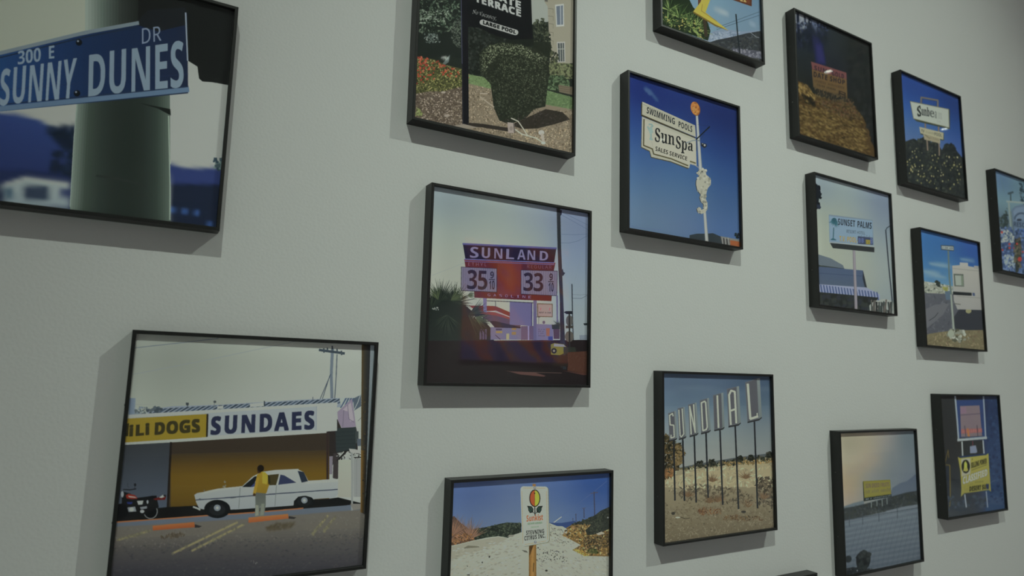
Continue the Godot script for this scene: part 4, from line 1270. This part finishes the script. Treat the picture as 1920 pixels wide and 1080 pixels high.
	p.line([905, 790, 1095, 758], 4, "b08a5c")
	for k in [[995, 268], [1000, 768]]:
		p.ellipse(k[0], k[1], 12, 13, "6f7478")
		p.ellipse(k[0] + 2, k[1] - 3, 5, 5, "aab0b0")
	p.ellipse(995, 364, 51, 80, "1e1f1c")
	var left := [995, 292]
	var right := [995, 292]
	for i in 17:
		var a := -PI / 2 + PI * i / 16.0
		left.append_array([995 - cos(a) * 43.0, 364 + sin(a) * 72.0])
		right.append_array([995 + cos(a) * 43.0, 364 + sin(a) * 72.0])
	p.poly(left, "b24a22")
	p.poly(right, "c2a32a")
	p.line([995, 294, 995, 434], 3, "6b5a22")
	p.ellipse(994, 318, 6, 6, "1e1f1c")
	p.line([995, 440, 997, 522], 8, "1e211f")
	for m in [-1.0, 1.0]:
		p.poly([996 + m * 72, 434, 996 + m * 32, 438, 996 + m * 14, 462, 996 + m * 18, 494, 996 + m * 46, 500, 996 + m * 60, 476, 996 + m * 62, 456], "1e211f")
		p.poly([996 + m * 60, 444, 996 + m * 34, 446, 996 + m * 22, 464, 996 + m * 26, 486, 996 + m * 44, 490, 996 + m * 54, 470], "2c463c")
		p.line([996 + m * 62, 440, 996 + m * 16, 494, 997, 508], 5, "1e211f")
	p.text("Sunkist", "bold", [919, 578, 1070, 564, 919, 524, 1070, 512], "bd5124", -1)
	p.text("GROWER MEMBER", "bold", [929, 608, 1063, 597, 929, 591, 1063, 581], "557a55", 2)
	p.text("PACKED BY", "bold", [962, 638, 1031, 632, 962, 625, 1031, 620], "6b8a68", 2)
	p.text("STEVNING", "bold", [916, 702, 1080, 684, 916, 664, 1080, 648], "1f201c", 3)
	p.text("CITRUS INC.", "bold", [900, 754, 1094, 726, 900, 714, 1092, 690], "1f201c", 3)

func draw_sundial(p: Pic) -> void:
	p.soft = 0.2
	p.see(1190, 670, 0.3796)
	p.ground([["4c6074", "4a5f74", "3f5468"], ["566c7c", "586e7c", "4f6474"], ["6c7c82", "6e7e82", "65747a"], ["7a8584", "7c8682", "727d7c"], ["828882", "848982", "7a807c"], ["7d7a66", "8a8468", "6f6a56"], ["736a50", "746a50", "645c46"], ["6b6248", "6c6248", "5c5440"]])
	p.line([150, 170, 300, 150, 480, 175, 680, 150], 10, "5f7484")
	p.soften([140, 100, 690, 100, 690, 240, 140, 240], 20)
	p.poly([130, 560, 210, 548, 300, 528, 420, 508, 520, 492, 700, 470, 700, 520, 130, 580], "4c5456")
	p.poly([130, 575, 240, 548, 350, 532, 500, 512, 600, 498, 720, 490, 720, 900, 130, 960], "8f8664", "5f5640")
	p.poly([130, 605, 300, 560, 480, 535, 700, 520, 700, 640, 480, 640, 300, 650, 130, 640], "988e68")
	p.flecks([150, 560, 450, 525, 690, 500, 695, 640, 150, 660], 420, ["a0976f", "877d5c", "948b68", "ada580"], 5, 16, 0.35)
	p.flecks([205, 550, 300, 532, 400, 520, 520, 500, 690, 480, 690, 510, 420, 535, 210, 560], 220, ["34382c", "4b4a34", "262a24", "5d5638"], 4, 11, 0.6)
	for k in [[322, 525, 20], [380, 520, 22], [520, 498, 14], [575, 495, 16], [665, 480, 20]]:
		p.flecks([k[0] - k[2], k[1] + 12, k[0] - k[2] * 0.5, k[1] - k[2] * 0.6, k[0] + k[2] * 0.5, k[1] - k[2] * 0.7, k[0] + k[2], k[1] + 12], 40, ["2c302a", "3a3c30", "22261f"], 4, 8)
	p.flecks([440, 520, 690, 500, 690, 520, 460, 535], 60, ["8a7038", "6f5a30", "a0854a"], 4, 10, 0.5)
	# tree at the left
	p.flecks([130, 380, 175, 390, 225, 430, 250, 470, 235, 510, 205, 560, 180, 590, 130, 610], 420, ["3f3b29", "2e2d1f", "54492e", "63532f", "26261d", "494029"], 5, 15, 0.5)
	p.flecks([190, 430, 245, 450, 240, 520, 200, 540], 90, ["75633a", "63532f", "806d44"], 4, 10, 0.6)
	p.flecks([130, 560, 190, 550, 190, 590, 130, 600], 60, ["8a6230", "6d4d28"], 5, 14, 0.4)
	# scrub, dry grass and foreground
	p.flecks([165, 660, 300, 625, 440, 640, 570, 660, 600, 720, 440, 720, 250, 710], 300, ["5a523e", "6a6048", "4c4636", "75694e"], 5, 14, 0.4)
	p.flecks([600, 600, 690, 590, 690, 740, 610, 740], 160, ["50483a", "3f3a2e", "645a44"], 5, 15, 0.5)
	for k in [[265, 690], [370, 720], [410, 715], [350, 770], [560, 740], [550, 600], [385, 615], [640, 700]]:
		p.fronds(k[0], k[1], 40, -2.9, -0.3, 20, 60, 3, ["66513a", "775c3c", "57462f", "6e5638"])
	p.flecks([310, 750, 420, 745, 430, 772, 320, 775], 90, ["6b4a2c", "80603a", "553c26"], 4, 12, 0.4)
	p.flecks([440, 780, 630, 785, 630, 805, 440, 800], 90, ["5c4830", "4d3e2a", "6b5536"], 4, 14, 0.35)
	p.flecks([150, 720, 690, 720, 695, 850, 150, 920], 1100, ["6f664c", "625941", "786f54", "675d44", "7f765a"], 3, 9, 0.4)
	p.flecks([150, 720, 690, 760, 690, 840, 150, 910], 50, ["4a4435", "524b3a", "8b8268"], 2, 6, 0.6)
	p.ellipse(190, 771, 9, 7, "35322a")
	p.ellipse(213, 791, 12, 4, "a8a590")
	p.line([228, 790, 250, 797, 272, 794], 3, "3a362a")
	p.ellipse(538, 763, 12, 6, "34322c")
	# letter boxes on posts
	for k in [[193, 400, 199, 706], [237, 392, 246, 708], [294, 380, 304, 716], [352, 366, 363, 692], [421, 350, 435, 727], [496, 330, 513, 748], [591, 312, 607, 744]]:
		p.line(k, 8, "24272a")
	var boxes := [["S", 165, 276, 196, 266, 202, 402, 172, 410], ["U", 212, 252, 240, 246, 248, 393, 218, 402], ["N", 264, 233, 298, 225, 306, 378, 271, 388], ["D", 321, 213, 358, 202, 366, 364, 328, 374], ["I", 387, 187, 428, 176, 434, 350, 393, 358], ["A", 455, 156, 504, 144, 512, 330, 463, 340], ["L", 545, 124, 604, 104, 614, 304, 557, 318]]
	for k in boxes:
		var d: float = (k[3] - k[1]) * 0.24
		p.poly([k[3], k[4], k[3] + d, k[4] - d * 0.2, k[5] + d, k[6] - d * 0.7, k[5], k[6]], "717c7a", "67726f")
		p.poly([k[7], k[8], k[5], k[6], k[5] + d, k[6] - d * 0.7, k[5] + d, k[6] - d * 0.7 + 6, k[5], k[6] + 8, k[7], k[8] + 7], "2c2f30")
		p.poly([k[1], k[2], k[3], k[4], k[5], k[6], k[7], k[8]], "5a5f62")
		p.poly([k[1] + 3, k[2] + 4, k[3] - 2, k[4] + 4, k[5] - 2, k[6] - 4, k[7] + 3, k[8] - 4], "505257")
		var w: float = k[3] - k[1]
		var x0: float = k[1] + w * 0.13
		var x1: float = k[3] - w * 0.10
		var bl := Vector2(k[7] + w * 0.14, k[8] - 8)
		var br := Vector2(k[5] - w * 0.10, k[6] - 6)
		var tl := Vector2(x0, k[2] + 8)
		var tr := Vector2(x1, k[4] + 8)
		var t := w * 0.2
		var c := "a9a990"
		match k[0]:
			"U":
				p.line([tl.x + t / 2, tl.y, bl.x + t / 2, bl.y - 8, bl.lerp(br, 0.35).x, bl.y, br.x - t / 2, br.y - 8, tr.x - t / 2, tr.y], t, c)
			"N":
				p.line([bl.x + t / 2, bl.y, tl.x + t / 2, tl.y], t, c)
				p.line([tl.x + t / 2, tl.y, br.x - t / 2, br.y], t, c)
				p.line([br.x - t / 2, br.y, tr.x - t / 2, tr.y], t, c)
			"D":
				p.line([tl.x + t / 2, tl.y + t / 2, bl.x + t / 2, bl.y - t / 2, bl.lerp(br, 0.7).x, bl.lerp(br, 0.7).y - t / 2, br.x - t / 2, br.y - 14, tr.x - t / 2, tr.y + 14, tl.lerp(tr, 0.7).x, tl.lerp(tr, 0.7).y + t / 2, tl.x + t / 2, tl.y + t / 2], t, c)
			"I":
				p.line([tl.lerp(tr, 0.5).x, tl.lerp(tr, 0.5).y, bl.lerp(br, 0.5).x, bl.lerp(br, 0.5).y], t * 1.1, c)
			"A":
				p.line([bl.x + t / 2, bl.y, tl.x + t / 2, tl.y + 22, tl.lerp(tr, 0.4).x, tl.lerp(tr, 0.4).y + t / 2, tr.x - t / 2, tr.y + 18, br.x - t / 2, br.y], t, c)
				p.line([tl.lerp(bl, 0.6).x + t / 2, tl.lerp(bl, 0.6).y, tr.lerp(br, 0.6).x - t / 2, tr.lerp(br, 0.6).y], t, c)
			"L":
				p.line([tl.x + t / 2, tl.y, bl.x + t / 2, bl.y - t / 2, br.x, br.y - t / 2], t, c)
				p.line([br.x - t / 4, br.y, br.x - t / 4, br.y - t * 1.9], t * 0.5, c)
			"S":
				p.line([tr.x - t / 2, tr.y + 16, tr.x - t, tr.y + t / 2, tl.x + t / 2, tl.y + t / 2, tl.lerp(bl, 0.42).x + t / 2, tl.lerp(bl, 0.42).y, tr.lerp(br, 0.5).x - t / 2, tr.lerp(br, 0.5).y, br.x - t / 2, br.y - t / 2, bl.x + t / 2, bl.y - t / 2, bl.x + t / 2, bl.y - 18], t, c)

func draw_lower(p: Pic) -> void:
	p.see(1190, 1070, 0.3796)
	p.ground([["3a4a5c", "4a5c6c"], ["5c6a6c", "6a7468"]])
# ------------------------------------------------------------------ framed photographs

var rail_meshes := {}

func rail_mesh(length: float) -> ArrayMesh:      # a rail along z, outer side at x = 0, inward to x = LIP, from the wall (y = 0) to the front (y = DEPTH)
	var e := 0.0007
	var prof := [Vector2(0, 0), Vector2(0, DEPTH - e), Vector2(e, DEPTH), Vector2(LIP - e, DEPTH), Vector2(LIP, DEPTH - e), Vector2(LIP, 0)]
	var z0 := []
	var z1 := []
	for v in prof:
		z0.append(-length / 2 + v.x)
		z1.append(length / 2 - v.x)
	return swept(prof, z0, z1)

func slab(w: float, h: float, d: float) -> ArrayMesh:     # front face towards +z carries the print
	var st := SurfaceTool.new()
	st.begin(Mesh.PRIMITIVE_TRIANGLES)
	st.set_smooth_group(-1)
	var c := [Vector3(-w / 2, h / 2, 0), Vector3(w / 2, h / 2, 0), Vector3(w / 2, -h / 2, 0), Vector3(-w / 2, -h / 2, 0)]
	var uv := [Vector2(0, 0), Vector2(1, 0), Vector2(1, 1), Vector2(0, 1)]
	for i in [0, 1, 2, 0, 2, 3]:
		st.set_uv(uv[i])
		st.add_vertex(c[i])
	var back := Vector3(0, 0, -d)
	for i in [0, 2, 1, 0, 3, 2]:
		st.set_uv(uv[i])
		st.add_vertex(c[i] + back)
	for i in 4:
		var j := (i + 1) % 4
		for q in [[i, 0], [i, 1], [j, 1], [i, 0], [j, 1], [j, 0]]:
			st.set_uv(uv[q[0]])
			st.add_vertex(c[q[0]] + back * q[1])
	st.generate_normals()
	return st.commit()

func framed(x: float, y: float, roll: float, label: String, art: Callable, n: int, lit: Vector3, fonts: Dictionary, seed_: int) -> void:
	var w := F
	var h := F * FRAME_H
	var t := thing("framed_photograph", label, "picture", Vector3(x * F, y * F + EYE, 0.0), "black framed photographs on the gallery wall")
	t.rotation.z = deg_to_rad(roll)
	# rails: the mesh runs along its own z with its outer side at x = 0
	for k in [["top", 0.0], ["right", 1.0], ["bottom", 2.0], ["left", 3.0]]:
		var across: float = w if k[1] == 0.0 or k[1] == 2.0 else h
		if not rail_meshes.has(across):
			rail_meshes[across] = rail_mesh(across)
		var o := part("frame_rail", rail_meshes[across], mats.frame, t)
		var outward: Vector3 = [Vector3.UP, Vector3.RIGHT, Vector3.DOWN, Vector3.LEFT][int(k[1])]
		var bx := -outward
		var by := Vector3.BACK
		o.basis = Basis(bx, by, bx.cross(by))
		o.position = outward * (h / 2 if k[1] == 0.0 or k[1] == 2.0 else w / 2)
		if k[1] == 1.0 or k[1] == 3.0:
			for s in [-0.21, 0.23]:
				var c := part("screw", mats.screw_mesh, mats.screw, o, Vector3(-0.0003, DEPTH * 0.42, s * h * (1.0 if k[1] == 3.0 else -1.0)), Vector3(0, 0, PI / 2))
				c.set_meta("label", "small countersunk screw head")
	var iw := w - 2 * LIP
	var ih := h - 2 * LIP
	var board := BoxMesh.new()
	board.size = Vector3(iw, ih, 0.004)
	part("backing_board", board, mats.board, t, Vector3(0, 0, DEPTH - RECESS - 0.0042))
	var p := Pic.new()
	p.n = n
	p.im = Image.create(n, n, false, Image.FORMAT_RGB8)
	p.eye = cam_at
	p.axes = cam_basis
	p.z = DEPTH - RECESS
	p.to_print = t.transform.affine_inverse()
	p.size = Vector2(iw, ih)
	p.light = lit
	p.fonts = fonts
	p.rng.seed = seed_
	art.call(p)
	var m := plain(Color.WHITE, 0.6, 0.0, 0.08)
	p.im.resize(n * 3 / 4, n * 3 / 4, Image.INTERPOLATE_BILINEAR)
	m.albedo_texture = ImageTexture.create_from_image(p.im)
	part("print", slab(iw, ih, 0.002), m, t, Vector3(0, 0, DEPTH - RECESS))
	var pane := BoxMesh.new()
	pane.size = Vector3(iw - 0.0006, ih - 0.0006, 0.002)
	part("glass_pane", pane, mats.glass, t, Vector3(0, 0, DEPTH - 0.0042))

# ------------------------------------------------------------------ lamps

func track_spot(at: Vector3, aim: Vector3, energy: float, angle: float, label: String) -> void:
	var t := thing("track_spotlight", label, "spotlight", at, "ceiling spotlights")
	var dir := (aim - at).normalized()
	var stem := CylinderMesh.new()
	stem.top_radius = 0.012
	stem.bottom_radius = 0.012
	stem.height = CEILING - 0.03 - at.y - 0.05
	part("stem", stem, mats.lamp_body, t, Vector3(0, 0.05 + stem.height / 2, 0) - dir * 0.09)
	var can := part("lamp_can", mats.can_mesh, mats.lamp_body, t)
	var b := Basis()
	b.y = dir
	b.x = Vector3.RIGHT.cross(dir).normalized() if absf(dir.x) < 0.9 else Vector3.UP.cross(dir).normalized()
	b.z = b.x.cross(b.y)
	can.basis = b
	var lens := part("lamp_lens", mats.lens_mesh, mats.lens, t)
	lens.basis = b
	lens.position = dir * -0.004
	var l := SpotLight3D.new()
	l.name = "lamp_light"
	t.add_child(l)
	l.light_color = LAMP_COLOR
	l.light_energy = energy
	l.light_size = 0.016
	l.spot_range = 30.0
	l.spot_attenuation = 2.0
	l.spot_angle = angle
	l.spot_angle_attenuation = 1.0
	l.shadow_enabled = true
	l.position = dir * 0.012
	l.look_at(aim + Vector3(0, 0, 0), Vector3.UP if absf(dir.y) < 0.98 else Vector3.RIGHT)

func downlight(x: float, z: float, energy: float, label: String) -> void:
	var t := thing("ceiling_downlight", label, "downlight", Vector3(x, CEILING - 0.035, z), "ceiling downlights")
	part("trim_ring", mats.ring_mesh, mats.lamp_white, t)
	part("lamp_lens", mats.disc_mesh, mats.lens, t, Vector3(0, 0.012, 0))
	var l := SpotLight3D.new()
	l.name = "lamp_light"
	t.add_child(l)
	l.light_color = LAMP_COLOR
	l.light_energy = energy
	l.light_size = 0.06
	l.spot_range = 30.0
	l.spot_attenuation = 2.0
	l.spot_angle = 38.0
	l.spot_angle_attenuation = 0.8
	l.shadow_enabled = true
	l.position = Vector3(0, -0.02, 0)
	l.rotation.x = -PI / 2

# ------------------------------------------------------------------ the scene

const CEILING := 5.2
const LAMP_COLOR := Color(0.945, 1.0, 0.94)

func _ready() -> void:
	# camera
	var cam := Camera3D.new()
	cam.name = "camera"
	add_child(cam)
	cam.transform = Transform3D(cam_basis, cam_at)
	cam.fov = rad_to_deg(2.0 * atan(540.0 / FOCAL))
	cam.near = 0.02
	cam.far = 60.0
	cam.current = true
	var optics := CameraAttributesPhysical.new()
	optics.frustum_focal_length = 12.0 * FOCAL / 540.0      # millimetres on a sensor 24 mm high
	optics.frustum_near = 0.02
	optics.frustum_far = 60.0
	optics.frustum_focus_distance = 1.5
	optics.exposure_aperture = 4.6
	cam.attributes = optics
	var env := Environment.new()
	env.background_mode = Environment.BG_COLOR
	env.background_color = Color.BLACK
	env.ambient_light_source = Environment.AMBIENT_SOURCE_DISABLED
	env.tonemap_mode = Environment.TONE_MAPPER_LINEAR
	env.tonemap_exposure = 1.0
	env.sdfgi_enabled = true
	env.ssao_enabled = true
	env.ssil_enabled = true
	var we := WorldEnvironment.new()
	we.name = "environment"
	we.environment = env
	add_child(we)

	# materials
	var paint := plain(Color(0.905, 0.905, 0.905), 0.85, 0.0, 0.3)
	paint.uv1_triplanar = true
	paint.uv1_world_triplanar = true
	paint.uv1_scale = Vector3.ONE * 2.2
	paint.heightmap_enabled = true
	paint.heightmap_scale = 0.022
	paint.heightmap_texture = ImageTexture.create_from_image(noise_image(512, 0.11, 7, 3))
	mats.paint = paint
	mats.ceiling = plain(Color(0.86, 0.86, 0.86), 0.9)
	var concrete := plain(Color(1, 1, 1), 0.45)
	var cr := noise_image(512, 0.012, 21, 5)
	cr.convert(Image.FORMAT_RGB8)
	cr.adjust_bcs(1.25, 0.3, 1.0)
	concrete.albedo_texture = ImageTexture.create_from_image(cr)
	concrete.uv1_triplanar = true
	concrete.uv1_world_triplanar = true
	concrete.uv1_scale = Vector3.ONE * 0.25
	mats.concrete = concrete
	mats.frame = plain(Color(0.115, 0.118, 0.115), 0.42, 0.0, 0.5)
	mats.board = plain(Color(0.8, 0.79, 0.76), 0.9)
	mats.screw = plain(Color(0.35, 0.35, 0.34), 0.35, 0.8)
	mats.screw_mesh = lathe([Vector2(0.0, 0.0006), Vector2(0.0012, 0.0006), Vector2(0.0016, 0.0002), Vector2(0.0016, -0.002)], 12)
	var glass := plain(Color(1, 1, 1, 0.001), 0.02, 0.0, 0.3)
	glass.transparency = BaseMaterial3D.TRANSPARENCY_ALPHA
	mats.glass = glass
	mats.lamp_body = plain(Color(0.2, 0.2, 0.2), 0.5)
	mats.lamp_white = plain(Color(0.9, 0.9, 0.9), 0.5)
	var lens := plain(Color(0.9, 0.9, 0.9), 0.3)
	lens.emission_enabled = true
	lens.emission = LAMP_COLOR
	lens.emission_energy_multiplier = 9.0
	mats.lens = lens
	mats.can_mesh = lathe([Vector2(0.0, -0.17), Vector2(0.03, -0.17), Vector2(0.045, -0.155), Vector2(0.05, -0.06), Vector2(0.055, 0.0), Vector2(0.05, 0.0), Vector2(0.046, -0.03), Vector2(0.0, -0.03)])
	mats.lens_mesh = lathe([Vector2(0.0, 0.002), Vector2(0.035, 0.0), Vector2(0.048, -0.004), Vector2(0.048, -0.01), Vector2(0.0, -0.01)])
	mats.ring_mesh = lathe([Vector2(0.043, 0.03), Vector2(0.043, 0.0), Vector2(0.082, 0.0), Vector2(0.086, 0.006), Vector2(0.086, 0.035), Vector2(0.043, 0.035)])
	mats.disc_mesh = lathe([Vector2(0.0, -0.002), Vector2(0.042, 0.0), Vector2(0.042, 0.01), Vector2(0.0, 0.01)])

	# the room: the photographs hang on wall_back, the camera looks along it
	var x0 := -6.0
	var x1 := 12.0
	var z1 := 12.0
	structure("wall_back", Vector3(x1 - x0 + 0.4, CEILING + 0.4, 0.2), Vector3((x0 + x1) / 2, CEILING / 2, -0.1), mats.paint)
	structure("wall_front", Vector3(x1 - x0 + 0.4, CEILING + 0.4, 0.2), Vector3((x0 + x1) / 2, CEILING / 2, z1 + 0.1), mats.paint)
	structure("wall_left", Vector3(0.2, CEILING + 0.4, z1), Vector3(x0 - 0.1, CEILING / 2, z1 / 2), mats.paint)
	structure("wall_right", Vector3(0.2, CEILING + 0.4, z1), Vector3(x1 + 0.1, CEILING / 2, z1 / 2), mats.paint)
	structure("floor", Vector3(x1 - x0, 0.2, z1), Vector3((x0 + x1) / 2, -0.1, z1 / 2), mats.concrete)
	structure("ceiling", Vector3(x1 - x0, 0.2, z1), Vector3((x0 + x1) / 2, CEILING + 0.1, z1 / 2), mats.ceiling)

	# lamps: two track spotlights read from the pairs of shadows beside each frame, most downlights read from their glints in the glass; the left two are unseen, added for fill light
	var rail := BoxMesh.new()
	rail.size = Vector3(7.0, 0.03, 0.035)
	var tr := thing("lighting_track", "long white lighting track on the ceiling carrying the spotlights", "track", Vector3(0.7, CEILING - 0.015, 2.3))
	part("rail", rail, mats.lamp_white, tr)
	track_spot(Vector3(5.70 * F, 7.09 * F + EYE, 5.26 * F), Vector3(0.61, -1.8, 0.0), 4.3, 52.9, "dark ceiling spotlight at the middle of the lighting track")
	track_spot(Vector3(-2.34 * F, 7.61 * F + EYE, 5.72 * F), Vector3(1.9, -0.6, 0.0), 7.1, 30.5, "dark ceiling spotlight towards the left wall end of the track")
	for k in [[6.2, 3.15, "first of the row beside the photograph wall"], [6.12, 5.83, "second in the row leading away from the photographs"], [6.25, 8.42, "third in the row leading away from the photographs"], [6.37, 11.0, "last of the row beside the projection screen"], [2.3, 5.27, "standing alone between the row and the lighting track"], [9.1, 3.35, "near the right end wall"], [-3.2, 3.6, "added unseen for fill light near the left end wall, closer to the photographs"], [-3.2, 8.2, "added unseen for fill light near the left end wall, farther from the photographs"]]:
		downlight(k[0], k[1], 16.0 if k[0] > 0.0 else 26.0, "round recessed ceiling downlight, " + k[2])

	# photographs
	var fonts := {}
	for k in [["regular", "Droid Sans", 400, 0.0, 0.0], ["bold", "Droid Sans", 700, 0.0, 0.0], ["heavy", "Droid Sans", 700, 0.6, 0.0], ["black", "Droid Sans", 700, 0.9, 0.0], ["serif", "Droid Serif", 700, 0.0, 0.0], ["script", "Droid Serif", 400, 0.2, 0.35]]:
		var f := SystemFont.new()
		f.font_names = PackedStringArray([k[1]])
		f.font_weight = k[2]
		var v := FontVariation.new()
		v.base_font = f
		v.variation_embolden = k[3]
		if k[4] != 0.0:
			v.variation_transform = Transform2D(Vector2(1, 0), Vector2(k[4], 1), Vector2.ZERO)
		fonts[k[0]] = v
	var e := Vector3(0.908, 1.0, 0.885)      # tint of the light on the prints; each factor below is its strength there, measured on white cards
	framed(-1.2898, 0.7871, 0.08, "framed close-up of a blue SUNNY DUNES street sign on a post", draw_dunes, 1200, e * 0.285, fonts, 1)
	framed(0.5402, 1.4719, 0.22, "framed photograph of a clipped bush beneath a black TERRACE sign", draw_terrace, 1200, e * 0.455, fonts, 2)
	framed(2.2003, 2.4804, 0.50, "framed photograph of a yellow arrow sign above green palm leaves", draw_arrow, 800, e * 0.483, fonts, 3)
	framed(1.9302, 1.0901, -0.01, "framed photograph of a swimming pools sign with a white seahorse on blue sky", draw_spa, 1200, e * 0.485, fonts, 4)
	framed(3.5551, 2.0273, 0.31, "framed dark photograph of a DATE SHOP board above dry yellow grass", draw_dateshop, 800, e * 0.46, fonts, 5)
	framed(4.9580, 1.9051, 0.08, "framed photograph of a faded white Sunbeam sign over dark flowering bushes", draw_sunbeam, 800, e * 0.412, fonts, 6)
	framed(0.6638, 0.1519, 0.10, "framed photograph of a SUNLAND fuel price sign reading 35 and 33", draw_sunland, 1200, e * 0.42, fonts, 7)
	framed(-0.5707, -0.6624, -0.18, "framed photograph of a white car below a SUNDAES shop sign", draw_sundaes, 1400, e * 0.33, fonts, 8)
	framed(3.7191, 0.7609, -0.30, "framed photograph of a blue SUNSET PALMS hotel sign on a pole", draw_palms, 800, e * 0.448, fonts, 9)
	framed(5.1162, 0.5286, -0.28, "framed photograph of a white trailer parked behind a street name pole", draw_trailer, 800, e * 0.388, fonts, 10)
	framed(6.5023, 1.3035, -0.29, "framed photograph of red flowers before a pale shield-shaped resort sign", draw_flowers, 700, e * 0.335, fonts, 11)
	framed(2.1991, -0.7537, -0.01, "framed photograph of SUNDIAL letter boxes standing on posts in sand", draw_sundial, 1000, e * 0.396, fonts, 12)
	framed(3.8997, -1.1476, -0.02, "framed photograph of a yellow dried fruits billboard over a grey field", draw_fruits, 800, e * 0.362, fonts, 13)
	framed(5.2775, -0.8707, -0.02, "framed photograph of a yellow CLASSIFIED banner hung on white posts", draw_classified, 800, e * 0.34, fonts, 14)
	framed(0.8290, -1.3163, -0.18, "framed photograph of a citrus grower sign on white sand", draw_sunkist, 1200, e * 0.373, fonts, 15)
	framed(2.5922, -2.0845, 0.0, "framed photograph hung lowest, under the SUNDIAL letter boxes picture", draw_lower, 400, e * 0.35, fonts, 16)

	# coloured picture projected on the opposite wall; it shows as a faint reddish veil in the glass of the price sign photograph
	var vid := Image.create(96, 96, false, Image.FORMAT_RGB8)
	var fn := FastNoiseLite.new()
	fn.seed = 5
	fn.frequency = 0.03
	var tones := [Color(0.24, 0.22, 0.6), Color(0.55, 0.38, 0.66), Color(0.82, 0.36, 0.26), Color(0.86, 0.56, 0.36), Color(0.5, 0.42, 0.74)]
	for yy in 96:
		for xx in 96:
			var q := clampf(fn.get_noise_2d(xx * 1.0 + yy * 0.6, yy * 0.5) * 1.4 + 0.5, 0.0, 0.999) * (tones.size() - 1)
			vid.set_pixel(xx, yy, tones[int(q)].lerp(tones[int(q) + 1], q - int(q)))
	var vm := plain(Color(0.6, 0.6, 0.6), 0.9)
	vm.emission_enabled = true
	vm.emission_operator = BaseMaterial3D.EMISSION_OP_MULTIPLY
	vm.emission = Color.WHITE
	vm.emission_energy_multiplier = 1.6
	vm.emission_texture = ImageTexture.create_from_image(vid)
	var scr := thing("projection_screen", "glowing red and violet projection screen on the opposite wall", "screen", Vector3(7.25, 3.3, z1 - 0.03))
	part("screen_surface", slab(2.9, 2.8, 0.02), vm, scr, Vector3(0, 0, -0.005), Vector3(0, PI, 0))
	var al := AreaLight3D.new()
	al.name = "screen_light"
	scr.add_child(al)
	al.area_size = Vector2(2.9, 2.8)
	al.light_color = Color(0.8, 0.5, 0.75)
	al.light_energy = 0.25
	al.shadow_enabled = true
	al.position = Vector3(0, 0, -0.04)
